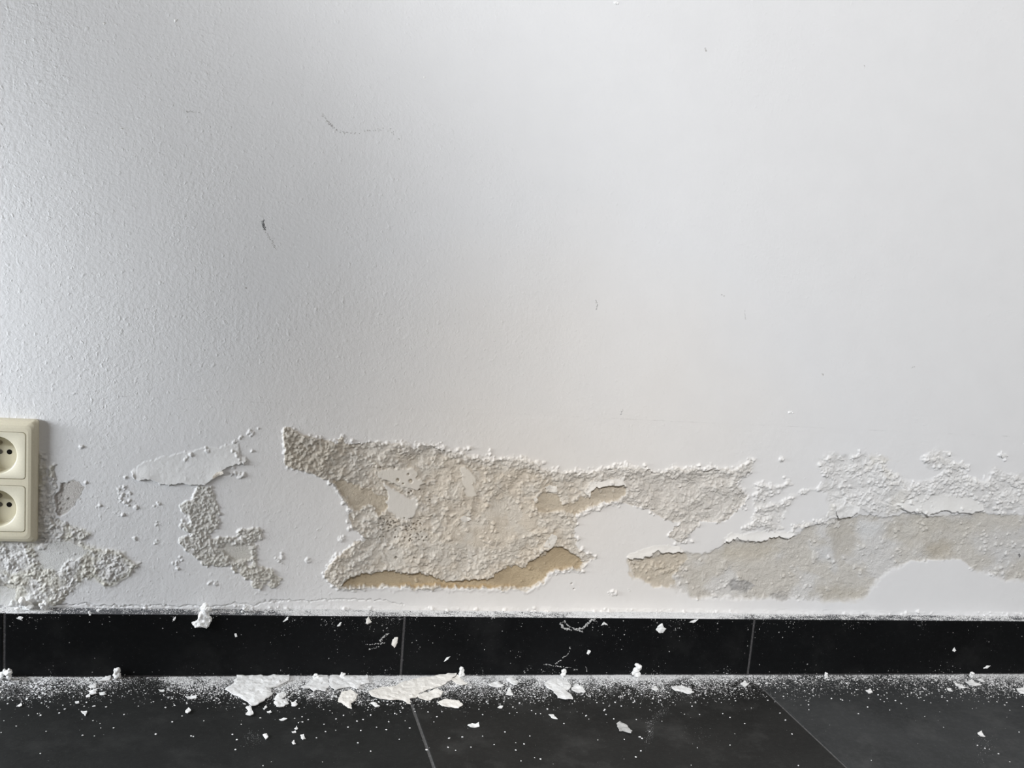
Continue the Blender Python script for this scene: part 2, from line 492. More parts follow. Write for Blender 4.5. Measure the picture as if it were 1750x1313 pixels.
def region(name, margin=14, soft=False):
    p = POLY[name]
    xs_, ys_ = [q[0] for q in p], [q[1] for q in p]
    m = (U > min(xs_) - margin) & (U < max(xs_) + margin) & (V > min(ys_) - margin) & (V < max(ys_) + margin)
    r = np.where(m.any(1))[0]
    c = np.where(m.any(0))[0]
    sl = (slice(r[0], r[-1] + 1), slice(c[0], c[-1] + 1))
    return sl, psdf(p, U2[sl], V2[sl])


def paintc(sl, m, colr):
    CC[sl] = CC[sl] * (1 - m[..., None]) + np.array(colr) * m[..., None]


BEIGE, OCHRE, SANDY, WHITE = (0.765, 0.718, 0.64), (0.55, 0.455, 0.315), (0.68, 0.635, 0.55), (0.80, 0.79, 0.765)
med = fbm(U, V, 34, 4, 31)
fine = fbm(U, V, 6, 3, 36, 0.65)
_f = fbm(U, V, 42, 5, 33, .55) * 9
_fl = np.floor(_f)
TERR = (_fl + sstep(.82, 1.0, _f - _fl)) / 9        # flaked-off layers
_f = fbm(U, V, 17, 4, 39, .6) * 5
_fl = np.floor(_f)
TERR2 = (_fl + sstep(.75, 1.0, _f - _fl)) / 5
rid = 1 - np.abs(2 * fbm(U, V, 22, 4, 41) - 1)

# main bare patch
sl, sd = region('main', 26)
m = sstep(-0.8, 1.2, sd)
inner = sstep(0, 22, sd)
rel = -1.0 + 2.0 * (med[sl] - .45) + .8 * (fine[sl] - .5) + 1.2 * (rid[sl] - .8) * inner + 8.5 * (TERR[sl] - .5) + 1.6 * (TERR2[sl] - .5)
Hh[sl] = Hh[sl] * (1 - m) + rel * m
clp = sstep(.50, .66, fbm(U[sl], V[sl], 20, 4, 43, .6))
eg = np.maximum(sstep(960, 930, V[sl]), sstep(640, 600, U[sl]))
DEN[sl] += m * (0.015 + 0.24 * clp) + 0.5 * eg * np.exp(-((sd - 2) / 4.5) ** 2) * sstep(.35, .55, fbm(U[sl], V[sl], 14, 3, 44))
GRIT[sl] = np.maximum(GRIT[sl], m)
PLATE[sl] += m * 0.35
t = sstep(.40, .62, fbm(U[sl], V[sl], 26, 4, 46))
colr = np.array(BEIGE) * (1 - t[..., None]) + np.array((0.79, 0.762, 0.705)) * t[..., None]
CC[sl] = CC[sl] * (1 - m[..., None]) + colr * m[..., None]
# warmer towards the lower left, whiter to the right
wr = sstep(940, 1040, U[sl]) * m
paintc(sl, wr * 0.9, (0.79, 0.775, 0.745))
# grey sandy wing
wg = sstep(610, 545, U[sl]) * sstep(840, 800, V[sl]) * m
paintc(sl, wg * 0.8, (0.64, 0.60, 0.525))
DEN[sl] += wg * 0.6
Hh[sl] += wg * 0.9
wl = sstep(650, 580, U[sl]) * sstep(900, 940, V[sl]) * m
DEN[sl] += wl * 0.7
Hh[sl] += wl * 1.0
# white rim of broken paint along the upper edge
rim = np.exp(-((sd - 4) / 7) ** 2) * sstep(870, 820, V[sl]) * sstep(600, 700, U[sl])
paintc(sl, rim * 0.75, WHITE)
Hh[sl] += rim * 0.9
DEN[sl] += rim * .6
PLATE[sl] += rim

for nm, dep, colr, k in (('ochre_strip', 4.0, OCHRE, .95), ('ochre_left', 1.9, (0.61, 0.54, 0.43), .8), ('ochre_right', 2.3, (0.63, 0.565, 0.46), .8)):
    sl, sd = region(nm)
    sd = sd + 7 * (fbm(U[sl], V[sl], 8, 3, 51, .6) - .5)
    m = sstep(-0.7, 0.7, sd)
    Hh[sl] = Hh[sl] * (1 - m) + (-dep + 1.2 * (fine[sl] - .5) + 1.2 * (med[sl] - .5)) * m
    DEN[sl] *= (1 - 0.9 * m)
    PLATE[sl] *= (1 - m)
    paintc(sl, m * k, colr)
    lip = np.exp(-((sd + 3.5) / 3.0) ** 2) * (sd < 0)
    Hh[sl] += 0.7 * lip
    DEN[sl] += 0.5 * lip * (sstep(990, 975, V[sl]) if nm == 'ochre_strip' else 1)
    if nm == 'ochre_strip':
        t = sstep(.5, .7, fbm(U[sl], V[sl], 30, 3, 50)) * m
        paintc(sl, t * 0.6, (0.66, 0.56, 0.40))
        # rusty damp line along the very bottom
        b = sstep(6, 2, sd) * m * sstep(985, 998, V[sl]) * sstep(650, 720, U[sl]) * sstep(900, 830, U[sl])
        paintc(sl, b * 0.6, (0.60, 0.45, 0.26))
for nm, hh, colr in (('island', -.1, (0.77, 0.755, 0.72)), ('island_top', -.2, (0.765, 0.74, 0.685)), ('island_mid', 0.1, (0.77, 0.75, 0.70))):
    sl, sd = region(nm)
    m = sstep(-1.0, 1.0, sd)
    Hh[sl] = Hh[sl] * (1 - m) + (hh + .25 * (med[sl] - .5)) * m
    DEN[sl] *= 1 - m
    PLATE[sl] *= 1 - m
    GRIT[sl] *= 1 - .8 * m
    paintc(sl, m, colr)
sl, sd = region('smooth_mid', 20)
m = sstep(-6, 10, sd) * 0.75
Hh[sl] = Hh[sl] * (1 - m) + (-.9 + 2.2 * (med[sl] - .5) + .5 * (fine[sl] - .5)) * m
DEN[sl] *= 1 - .85 * m
PLATE[sl] *= 1 - .5 * m

# zone under and beside the socket
for nm, sw in (('socket_low', 1.6), ('socket_side', 2.2), ('socket_side2', 1.6)):
    sl, sd = region(nm, 16)
    m = sstep(-0.8, 1.0, sd)
    Hh[sl] += m * (sw * sstep(0, 10, sd) + 2.2 * (fine[sl] - .5) + 1.4 * (med[sl] - .5) + 2.8 * (TERR[sl] - .5) + 2.0 * (TERR2[sl] - .5))
    DEN[sl] += m * 0.75 * sstep(.4, .58, fbm(U[sl], V[sl], 16, 3, 57))
    PLATE[sl] += m * .5
    GRIT[sl] = np.maximum(GRIT[sl], m * .7)
    t = sstep(.5, .68, fbm(U[sl], V[sl], 30, 4, 55)) * m
    paintc(sl, m * .55, (0.79, 0.78, 0.75))
    paintc(sl, t * .65, (0.69, 0.67, 0.575))
for nm in ('socket_low_smooth', 'socket_low_smooth2'):
    sl, sd = region(nm)
    m = sstep(-1, 2, sd)
    Hh[sl] = Hh[sl] * (1 - m) + (1.0 + .5 * (med[sl] - .5)) * m
    DEN[sl] *= 1 - .9 * m
    PLATE[sl] *= 1 - .9 * m
    paintc(sl, m * .8, (0.78, 0.785, 0.77))
# crumbly edge of the sandy tip
sl, sd = region('socket_low')
e = np.exp(-((sd - 2) / 5) ** 2) * sstep(110, 150, U[sl])
Hh[sl] += e * 1.2
paintc(sl, e * .6, (0.70, 0.685, 0.60))

sl, sd = region('paint_hole')
m = sstep(-0.6, 0.6, sd)
left = sstep(128, 100, U[sl])
Hh[sl] = Hh[sl] * (1 - m) - (0.5 + 2.0 * left) * m + .5 * (fine[sl] - .5) * m
paintc(sl, m, (0.70, 0.675, 0.645))
GRIT[sl] = np.maximum(GRIT[sl], m)
DEN[sl] *= 1 - m
DEN[sl] += .4 * m * left * (V[sl] > 845)

# crumbling column left of the main patch
sl, sd = region('column', 20)
brk = sstep(.30, .5, fbm(U[sl], V[sl], 15, 3, 60) + .012 * sd)
m = sstep(-1, 1, sd) * brk
Hh[sl] += m * (0.7 + 1.8 * (fine[sl] - .5) + 2.0 * (med[sl] - .5))
DEN[sl] += m * .95
GRIT[sl] = np.maximum(GRIT[sl], m)
paintc(sl, m * .75, (0.725, 0.71, 0.655))
low = sstep(930, 980, V[sl]) * m
paintc(sl, low * .5, (0.68, 0.655, 0.58))
sl, sd = region('column_hole')
m = sstep(-2, 2, sd)
Hh[sl] *= 1 - m
Hh[sl] -= .5 * m
DEN[sl] *= 1 - m
sl, sd = region('speckle')
m = sstep(-3, 3, sd)
DEN[sl] += m * .45 * sstep(.4, .6, fbm(U[sl], V[sl], 10, 2, 66))

# crumb fields on the right
for nm, sw, dn in (('right_crumb', 0.7, .50), ('far_crumb', 0.5, .30)):
    sl, sd = region(nm, 20)
    f = fbm(U[sl], V[sl], 26, 4, 70)
    m = sstep(-3, 9, sd + 12 * (fbm(U[sl], V[sl], 14, 3, 71) - .5))
    Hh[sl] += m * (sw * sstep(.35, .55, f) + 1.2 * (fine[sl] - .5) * sstep(.4, .6, f) + 2.4 * (med[sl] - .5) + 4.5 * (TERR[sl] - .5) + .6 * (TERR2[sl] - .5))
    DEN[sl] += m * dn * (sstep(.47, .60, f) + 1.3 * sstep(.56, .66, fbm(U[sl], V[sl] * 1.8, 15, 3, 72)))
    PLATE[sl] += m * 1.0
    GRIT[sl] = np.maximum(GRIT[sl], m * .5)
    paintc(sl, m * .5, (0.80, 0.795, 0.775))
    if nm == 'far_crumb':
        warm = sstep(.5, .66, fbm(U[sl], V[sl], 40, 3, 73)) * m * sstep(1700, 1500, U[sl])
        paintc(sl, warm * .5, (0.745, 0.72, 0.655))
sl, sd = region('far_smooth')
m = sstep(-3, 3, sd)
Hh[sl] *= 1 - m
DEN[sl] *= 1 - m
PLATE[sl] *= 1 - m

# wide bare zone along the foot of the wall
sl, sd = region('far_bare', 20)
lw = sstep(950, 985, V[sl])
m = sstep(-1 - 2 * lw, 2.5 + 5 * lw, sd + 5 * lw * (fbm(U[sl], V[sl], 12, 3, 78) - .5))
topcut = sstep(0, 30, V[sl] - 900)
Hh[sl] = Hh[sl] * (1 - m) + m * (-1.3 + 1.2 * (med[sl] - .5) + .8 * (fine[sl] - .5) + .6 * (rid[sl] - .8) + 2.6 * (TERR[sl] - .5) + .7 * (TERR2[sl] - .5))
DEN[sl] *= 1 - m
DEN[sl] += m * .09 * sstep(.55, .70, fbm(U[sl], V[sl], 20, 3, 77))
GRIT[sl] = np.maximum(GRIT[sl], m * .8)
PLATE[sl] = PLATE[sl] * (1 - m) + m * .06
t = sstep(.42, .62, fbm(U[sl], V[sl], 44, 4, 80))
colr = np.array((0.69, 0.668, 0.62)) * (1 - t[..., None]) + np.array((0.755, 0.75, 0.735)) * t[..., None]
CC[sl] = CC[sl] * (1 - m[..., None]) + colr * m[..., None]
for nm, colr, k, dh in (('bare_ochre', (0.66, 0.60, 0.50), .75, -.8), ('bare_dark1', (0.62, 0.58, 0.50), .7, -.6), ('bare_dark2', (0.60, 0.57, 0.51), .75, -.4), ('bare_dark3', (0.58, 0.53, 0.44), .75, -.4),
                        ('bare_dark4', (0.60, 0.56, 0.48), .7, -.3), ('bare_dark5', (0.64, 0.61, 0.545), .7, -.5), ('bare_white1', (0.76, 0.77, 0.77), .8, .3), ('bare_white2', (0.765, 0.775, 0.78), .8, .3), ('bare_white3', (0.75, 0.75, 0.745), .6, .2),
                        ('bare_grey1', (0.42, 0.42, 0.42), .75, -.5), ('bare_grey2', (0.47, 0.46, 0.44), .7, -.5), ('bare_grey3', (0.55, 0.53, 0.49), .7, -.4)):
    sl, sd = region(nm, 24)
    wide = 11 if 'white' in nm or 'dark' in nm else 3
    m = sstep(-wide, wide, sd + 16 * (fbm(U[sl], V[sl], 16, 4, 84, .6) - .5))
    paintc(sl, m * k, colr)
    Hh[sl] += m * dh
    if 'grey' in nm:
        Hh[sl] += m * 2.0 * (fine[sl] - .5)
sl, sd = region('bare_ochre')
m = sstep(0, 2, sd)
DEN[sl] += m * .5 * np.exp(-((V[sl] - 970 - .12 * (U[sl] - 1110)) / 7) ** 2)

# paint sheets that have come away from the wall along their lower edge
for nm, lift, ramp_w in (('blister', 3.6, 34), ('lift_far', 3.6, 20), ('lift_mid', 3.0, 10), ('lift_top', 2.2, 8), ('lift_bare', 2.4, 10)):
    sl, sd = region(nm)
    m = sstep(-0.5, 0.6, sd)
    p = POLY[nm]
    y0, y1 = min(q[1] for q in p), max(q[1] for q in p)
    uu = U[sl]
    # height of the loose sheet grows towards its lower rim
    ys_b = np.full(uu.shape, -1e9)
    ys_t = np.full(uu.shape, 1e9)
    for i in range(len(p)):
        a, b = p[i], p[(i + 1) % len(p)]
        if abs(b[0] - a[0]) < 1e-6:
            continue
        tt = (uu - a[0]) / (b[0] - a[0])
        ok = (tt >= -.05) & (tt <= 1.05)
        yy = a[1] + tt * (b[1] - a[1])
        ys_b = np.where(ok, np.maximum(ys_b, yy), ys_b)
        ys_t = np.where(ok, np.minimum(ys_t, yy), ys_t)
    tt = np.clip((V[sl] - ys_t) / np.maximum(ys_b - ys_t, 4), 0, 1)
    prof = lift * (0.12 + 0.88 * tt ** 1.6) * (0.7 + .6 * (fbm(U[sl], V[sl], 40, 2, 90)))
    Hh[sl] = np.where(sd > -0.5, np.maximum(Hh[sl], 0) * (1 - m) * (1 - m) + (prof + .3 * (fine[sl] - .5)) * m + Hh[sl] * (1 - m) * m, Hh[sl])
    DEN[sl] *= 1 - .9 * m
    PLATE[sl] *= 1 - m
    GRIT[sl] *= 1 - .8 * m
    paintc(sl, m * .85, (0.79, 0.79, 0.775) if nm != 'blister' else (0.80, 0.805, 0.80))

for bx, by, br in BLOBS:
    mk = (np.abs(U - bx) < br * 2) & (np.abs(V - by) < br * 2)
    r = np.where(mk.any(1))[0]
    c = np.where(mk.any(0))[0]
    if len(r) == 0:
        continue
    sl = (slice(r[0], r[-1] + 1), slice(c[0], c[-1] + 1))
    d = np.hypot(U2[sl] - bx, (V2[sl] - by) * 1.1)
    DEN[sl] += 1.0 * sstep(br, br * .4, d) * sstep(.35, .55, fbm(U[sl], V[sl], 7, 2, 95))

# thin settlement crack just above the skirting, and the old filler bead on it
crack = [(95, 1036), (140, 1033), (200, 1036), (270, 1037), (345, 1036), (400, 1034), (440, 1033), (465, 1028), (520, 1027), (560, 1025), (600, 1026), (650, 1027), (690, 1034)]
d2 = np.full(U.shape, 1e9)
for a, b in zip(crack[:-1], crack[1:]):
    ex, ey = b[0] - a[0], b[1] - a[1]
    tt = np.clip(((U2 - a[0]) * ex + (V2 - a[1]) * ey) / (ex * ex + ey * ey), 0, 1)
    d2 = np.minimum(d2, np.hypot(U2 - a[0] - tt * ex, V2 - a[1] - tt * ey))
Hh -= 1.3 * sstep(1.6, 0.3, d2)
zz = GZ - BASE_H
Hh += (.1 + .8 * (med - .5) + .8 * (fine - .5)) * sstep(0.0065, 0.0045, zz + .003 * (med - .5))
DEN += .10 * sstep(0.007, 0.002, zz) * sstep(.4, .6, fbm(U, V, 40, 3, 99))

# overall unevenness of the paint coat near the damage
Hh += .35 * (fbm(U, V, 60, 3, 100) - .5) + .12 * (fbm(U, V, 7, 2, 104) - .5)

# pinholes
pits = [(680, 821, 2.6), (702, 823, 3.0), (650, 800, 1.5), (674, 800, 1.4), (698, 811, 1.6), (699, 844, 1.8), (703, 841, 1.5), (677, 955, 2.0), (708, 954, 1.8), (655, 907, 1.8), (663, 898, 1.3), (668, 893, 1.2), (689, 827, 1.2), (717, 838, 1.4), (735, 856, 1.6), (981, 1007, 1.2), (977, 998, 1.2)]
for k in range(70):
    pits.append((random.uniform(645, 730), random.uniform(885, 925), random.uniform(.7, 1.3)))
for px, py, pr in pits:
    q = on_wall(px, py)
    ci, cj = int((q[0] - X0) / dX), int((q[2] - Z0) / dZ)
    R_ = 6
    if ci < R_ or cj < R_ or ci >= nx - R_ or cj >= nz - R_:
        continue
    sl = (slice(cj - R_, cj + R_ + 1), slice(ci - R_, ci + R_ + 1))
    d = np.hypot(U[sl] - px, V[sl] - py)
    Hh[sl] -= 5.0 * sstep(pr * 1.35, pr * .5, d)

# chips: small flat plates of paint tilted on the surface
EXTRA = np.zeros_like(U)
WH = np.zeros_like(U)
inframe = (U > -120) & (U < 1800)
pw = (np.clip(PLATE, 0, 1.6) * inframe).ravel()
idx = RNG.choice(pw.size, 620, p=pw / pw.sum())
for q in idx:
    j, i = divmod(int(q), nx)
    r = 2.2 + 5.5 * random.random() ** 2.2
    Rr = int(r * 1.5) + 2
    if i < Rr or j < Rr or i >= nx - Rr or j >= nz - Rr:
        continue
    yy, xx = np.mgrid[-Rr:Rr + 1, -Rr:Rr + 1]
    a = random.uniform(0, math.pi)
    ca, sa = math.cos(a), math.sin(a)
    ex = (xx * ca + yy * sa) * random.uniform(.6, .9)
    ey = (-xx * sa + yy * ca) * random.uniform(1.0, 1.5)
    ang = np.arctan2(ey, ex)
    ph = random.uniform(0, 6.28)
    rr = r * (0.8 + .22 * np.sin(3 * ang + ph) + .14 * np.sin(5 * ang + 2 * ph))
    ins = sstep(.9, 0.0, np.hypot(ex, ey) - rr)
    tilt = (0.55 + random.uniform(-.5, .9) * (-yy) / r * .5 + random.uniform(-.5, .5) * xx / r * .5)
    hh = np.clip(random.uniform(.5, 1.5) * tilt * (r / 5) + .35, 0, 2.2) * ins
    sl = (slice(j - Rr, j + Rr + 1), slice(i - Rr, i + Rr + 1))
    EXTRA[sl] = np.maximum(EXTRA[sl], hh)
    WH[sl] = np.maximum(WH[sl], ins * .8)

# crumbs
pw = (np.clip(DEN, 0, 1.3) * inframe).ravel()
NCR = int(min(26000, pw.sum() * 0.26))
idx = RNG.choice(pw.size, NCR, p=pw / pw.sum())
CR = np.zeros_like(U)
for q in idx:
    j, i = divmod(int(q), nx)
    r = (0.9 + 3.1 * random.random() ** 3.0) * (.82 if U[j, i] < 480 else 1.0)
    Rr = int(r * 1.5) + 1
    if i < Rr or j < Rr or i >= nx - Rr or j >= nz - Rr:
        continue
    yy, xx = np.mgrid[-Rr:Rr + 1, -Rr:Rr + 1]
    a = random.uniform(0, 6.28)
    # angular chunk: the lowest of a few random planes
    hh = random.uniform(.45, .95) * r + random.uniform(-.25, .25) * xx + random.uniform(-.25, .25) * yy
    for k in range(5):
        a += random.uniform(.9, 1.6)
        hh = np.minimum(hh, (r * random.uniform(.75, 1.2) - (xx * math.cos(a) + yy * math.sin(a))) * random.uniform(.9, 1.8))
    hh = np.clip(hh, 0, 3.0) * dX * 1000
    sl = (slice(j - Rr, j + Rr + 1), slice(i - Rr, i + Rr + 1))
    CR[sl] = np.maximum(CR[sl], hh)
CR *= .55 + .9 * fbm(U, V, 4, 2, 115)
EXTRA = np.maximum(EXTRA, CR) + .35 * np.minimum(EXTRA, CR)
Hh += EXTRA
WH = np.maximum(WH, sstep(0.1, .9, CR) * .5)
wf = WH * .55
sl = (slice(None), slice(None))
paintc(sl, wf * sstep(.3, .7, fbm(U, V, 50, 2, 110)), (0.775, 0.765, 0.735))

# nothing loose under the socket itself
sm = sstep(0.0, 0.004, np.minimum(SW / 2 - np.abs(GX - SX), SH / 2 - np.abs(GZ - SZ)) - .002)
Hh = Hh * (1 - sm) - 0.5 * sm
# fade to the flat wall at the sheet's border
fb = sstep(0, .012, GX - X0) * sstep(0, .012, X1 - GX) * sstep(0, .006, Z1 - GZ)
Hh *= fb

verts = np.stack([GX, -Hh * .001, GZ], -1).reshape(-1, 3)
ii = np.arange(nz * nx).reshape(nz, nx)
quads = np.stack([ii[:-1, :-1], ii[:-1, 1:], ii[1:, 1:], ii[1:, :-1]], -1)
qcx = GX[:-1, :-1] + dX / 2
qcz = GZ[:-1, :-1] + dZ / 2
keep = ~((np.abs(qcx - SX) < SW / 2 - .006) & (np.abs(qcz - SZ) < SH / 2 - .006))
quads = quads[keep].reshape(-1, 4)
# surrounding plain wall
XL, XR, ZT = -2.6, 3.6, 2.7
nv = len(verts)
ex = [(XL, Z0), (X0, Z0), (X0, Z1), (XL, Z1), (X1, Z0), (XR, Z0), (XR, Z1), (X1, Z1), (XL, ZT), (XR, ZT)]
exv = np.array([(a, 0, b) for a, b in ex])
exq = np.array([(0, 1, 2, 3), (4, 5, 6, 7)]) + nv
verts = np.vstack([verts, exv])
me = bpy.data.meshes.new('wall_back')
top = [nv + 3, nv + 2, nv + 7, nv + 6, nv + 9, nv + 8]
nq = len(quads) + len(exq)
loops = np.concatenate([quads.ravel(), exq.ravel(), np.array(top)])
me.vertices.add(len(verts))
me.vertices.foreach_set('co', verts.ravel().astype(np.float32))
me.loops.add(len(loops))
me.loops.foreach_set('vertex_index', loops.astype(np.int32))
me.polygons.add(nq + 1)
me.polygons.foreach_set('loop_start', np.concatenate([np.arange(nq) * 4, [nq * 4]]).astype(np.int32))
me.polygons.foreach_set('use_smooth', np.ones(nq + 1, bool))
me.update(calc_edges=True)
ca = me.attributes.new('plaster_colour', 'FLOAT_COLOR', 'POINT')
cfull = np.ones((len(verts), 4), np.float32)
cfull[:, :3] = PAINT
cfull[:nv, :3] = CC.reshape(-1, 3)
ca.data.foreach_set('color', cfull.ravel())
ga = me.attributes.new('grit', 'FLOAT', 'POINT')
gf = np.zeros(len(verts), np.float32)
gf[:nv] = GRIT.ravel()
ga.data.foreach_set('value', gf)
me.materials.append(M_WALL)
WALL = link(bpy.data.objects.new('wall_back', me))
tag(WALL, kind='structure')


def wall_h(px, py):
    q = on_wall(px, py)
    i = min(max(int((q[0] - X0) / dX), 0), nx - 1)
    j = min(max(int((q[2] - Z0) / dZ), 0), nz - 1)
    return Hh[j, i] * .001


# unseen panel added behind the viewer, its sloping edge shaped to half-shade the wall
bm = bmesh.new()
pts = [(-2.4, 0), (0.02, 0), (0.02, 1.49), (0.15, 1.66), (-0.70, 2.62), (-2.4, 3.0)]
fr = [bm.verts.new((x, -1.86, z)) for x, z in pts]
bk = [bm.verts.new((x, -1.76, z)) for x, z in pts]
bm.faces.new(fr)
bm.faces.new(bk[::-1])
for k in range(6):
    bm.faces.new((fr[k], bk[k], bk[(k + 1) % 6], fr[(k + 1) % 6]))
tag(bm_obj('wall_shade_panel', bm, simple('shade_panel_paint', (0.55, 0.54, 0.52), 0.9, 0.1)), kind='structure')

# ------------------------------------------------------------------ floor tiles
FA = 0.0773
FP = 0.45 * math.cos(FA)
floor = bpy.data.objects.new('floor', None)
link(floor)
floor.rotation_euler = (0, 0, FA)
tag(floor, kind='structure')
bm = box_bm(-2.6, 3.8, -4.6, 0.30, -0.03, -0.0012)
bm_obj('grout', bm, M_GROUT, floor)
g = 0.0032
bm = box_bm(-FP / 2 + g / 2, FP / 2 - g / 2, -FP / 2 + g / 2, FP / 2 - g / 2, -0.009, 0.0, 0.0009, 2)
tile0 = bm_obj('tile', bm, M_FLOOR, floor)
first = True
for r in range(9):
    for c in range(-5, 8):
        o = tile0 if first else link(tile0.copy(), floor)
        first = False
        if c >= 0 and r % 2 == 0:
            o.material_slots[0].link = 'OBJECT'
            o.material_slots[0].material = M_FLOOR_B if c in (2, 3, 5) else (M_FLOOR_C if c == 1 else M_FLOOR)  # columns in view step from dark to lighter, left to right
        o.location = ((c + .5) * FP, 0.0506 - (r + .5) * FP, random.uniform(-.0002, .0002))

# ------------------------------------------------------------------ skirting tiles
skirt = bpy.data.objects.new('baseboard_back', None)
link(skirt)
tag(skirt, kind='structure')
bm = box_bm(-1.35, 2.7, -BASE_T + 0.0012, 0.004, 0.0, BASE_H - 0.0008)
bm_obj('grout', bm, M_GROUT_BASE, skirt)
bm = box_bm(0.0013, 0.4487, -BASE_T, -0.0006, 0.0014, BASE_H, 0.0011, 2)
tb = bm_obj('tile', bm, M_BASE, skirt)
first = True
for c in range(-3, 6):
    o = tb if first else link(tb.copy(), skirt)
    first = False
    o.location = (c * 0.45, random.uniform(-.0002, .0002) if c else 0, 0)

# ------------------------------------------------------------------ double socket
sock = bpy.data.objects.new('wall_socket', None)
link(sock)
sock.location = (SX, 0, SZ)
tag(sock, 'cream plastic double wall socket cut off by the left edge', 'socket')


def rrect(hw, hh, r, n=8):
    pts = []
    for cx, cz, a0 in ((hw - r, hh - r, 0), (-hw + r, hh - r, 90), (-hw + r, -hh + r, 180), (hw - r, -hh + r, 270)):
        for k in range(n + 1):
            a = math.radians(a0 + 90 * k / n)
            pts.append((cx + r * math.cos(a), cz + r * math.sin(a)))
    return pts


def loft(bm, levels, cap0=False, cap1=True):
    prev = None
    ring0 = None
    for pts, y in levels:
        ring = [bm.verts.new((x, y, z)) for x, z in pts]
        if prev:
            for k in range(len(ring)):
                bm.faces.new((prev[k], prev[(k + 1) % len(ring)], ring[(k + 1) % len(ring)], ring[k]))
        else:
            ring0 = ring
        prev = ring
    if cap1:
        bm.faces.new(prev)
    if cap0:
        bm.faces.new(ring0[::-1])
    return prev


FRONT = -0.0122
CP_Z = (0.0308, -0.0302)
CHW, CHH = 0.0302, 0.0263
bm = bmesh.new()
hw, hh = SW / 2, SH / 2
loft(bm, [(rrect(hw, hh, .004), 0.0), (rrect(hw, hh, .004), -.0045), (rrect(hw - .0008, hh - .0008, .0042), -.0075), (rrect(hw - .0026, hh - .0026, .005), -.0102),
          (rrect(hw - .0055, hh - .0055, .006), -.0117), (rrect(hw - .0085, hh - .0085, .006), FRONT)], cap0=True)
frame = bm_obj('frame', bm, M_CREAM, sock, True)
cutters = []
for z in CP_Z:
    bm = bmesh.new()
    loft(bm, [([(x, zz_ + z) for x, zz_ in rrect(CHW + .0006, CHH + .0006, .0038)], 0.02), ([(x, zz_ + z) for x, zz_ in rrect(CHW + .0006, CHH + .0006, .0038)], -0.03)], cap0=True)
    cutters.append(bm_obj('cutter', bm, M_CREAM, sock))
for c_ in cutters:
    md = frame.modifiers.new('cut', 'BOOLEAN')
    md.operation = 'DIFFERENCE'
    md.solver = 'EXACT'
    md.object = c_
dg = bpy.context.evaluated_depsgraph_get()
nm_ = bpy.data.meshes.new_from_object(frame.evaluated_get(dg))
frame.modifiers.clear()
frame.data = nm_
nm_.polygons.foreach_set('use_smooth', [False] * len(nm_.polygons))
for c_ in cutters:
    bpy.data.objects.remove(c_)

WR, WD = 0.0212, 0.0165
bmb = box_bm(-CHW - .002, CHW + .002, -.006, -.004, -SH / 2 + .012, SH / 2 - .012)
bmb.free()
for z in CP_Z:
    N = 72
    def dense(hw_, hh_, r_):
        p_ = rrect(hw_, hh_, r_, 6)
        out = []
        for k_ in range(len(p_)):
            a_, b_ = p_[k_], p_[(k_ + 1) % len(p_)]
            m_ = 14 if k_ % 7 == 6 else 1
            out += [(a_[0] + (b_[0] - a_[0]) * t_ / m_, a_[1] + (b_[1] - a_[1]) * t_ / m_) for t_ in range(m_)]
        return out
    rc = dense(CHW, CHH, .0034)
    rc_i = dense(CHW - .0005, CHH - .0005, .003)
    n = len(rc)
    # circle points at matching angles
    def circ(r):
        return [(r * math.cos(math.atan2(b / CHH, a / CHW)), r * math.sin(math.atan2(b / CHH, a / CHW))) for a, b in rc]
    bm = bmesh.new()
    sh = lambda pts: [(a, b + z) for a, b in pts]
    loft(bm, [(sh(rc), -.004), (sh(rc), FRONT + .0004), (sh(rc_i), FRONT - .0001), (sh(circ(WR + .0012)), FRONT - .0001), (sh(circ(WR)), FRONT + .0007), (sh(circ(WR - .0004)), FRONT + WD - .001), (sh(circ(WR - .0016)), FRONT + WD)], cap0=False, cap1=True)
    cp = bm_obj('cover_plate', bm, M_CREAM2, sock, True)
    me_ = cp.data
    try:
        me_.set_sharp_from_angle(angle=math.radians(35))
    except Exception:
        pass
    yb = FRONT + WD

    def cyl(name, x, zc, r, y0, y1, mat, seg=24, parent=cp):
        b = bmesh.new()
        loft(b, [([(x + r * math.cos(2 * math.pi * k / seg), z + zc + r * math.sin(2 * math.pi * k / seg)) for k in range(seg)], y0),
                 ([(x + r * .96 * math.cos(2 * math.pi * k / seg), z + zc + r * .96 * math.sin(2 * math.pi * k / seg)) for k in range(seg)], y1)], cap0=True)
        return bm_obj(name, b, mat, parent)
    for x in (-.0095, .0095):
        cyl('contact_hole', x, 0, .0029, yb - .0001, yb - .0003, M_DARK)
    cyl('screw', 0, 0, .0026, yb - .0001, yb - .0006, M_METAL)
    cyl('earth_pin', 0, .0105, .0024, yb, yb - .0135, M_METAL)

# ------------------------------------------------------------------ loose paint on the wall, marks on the wall


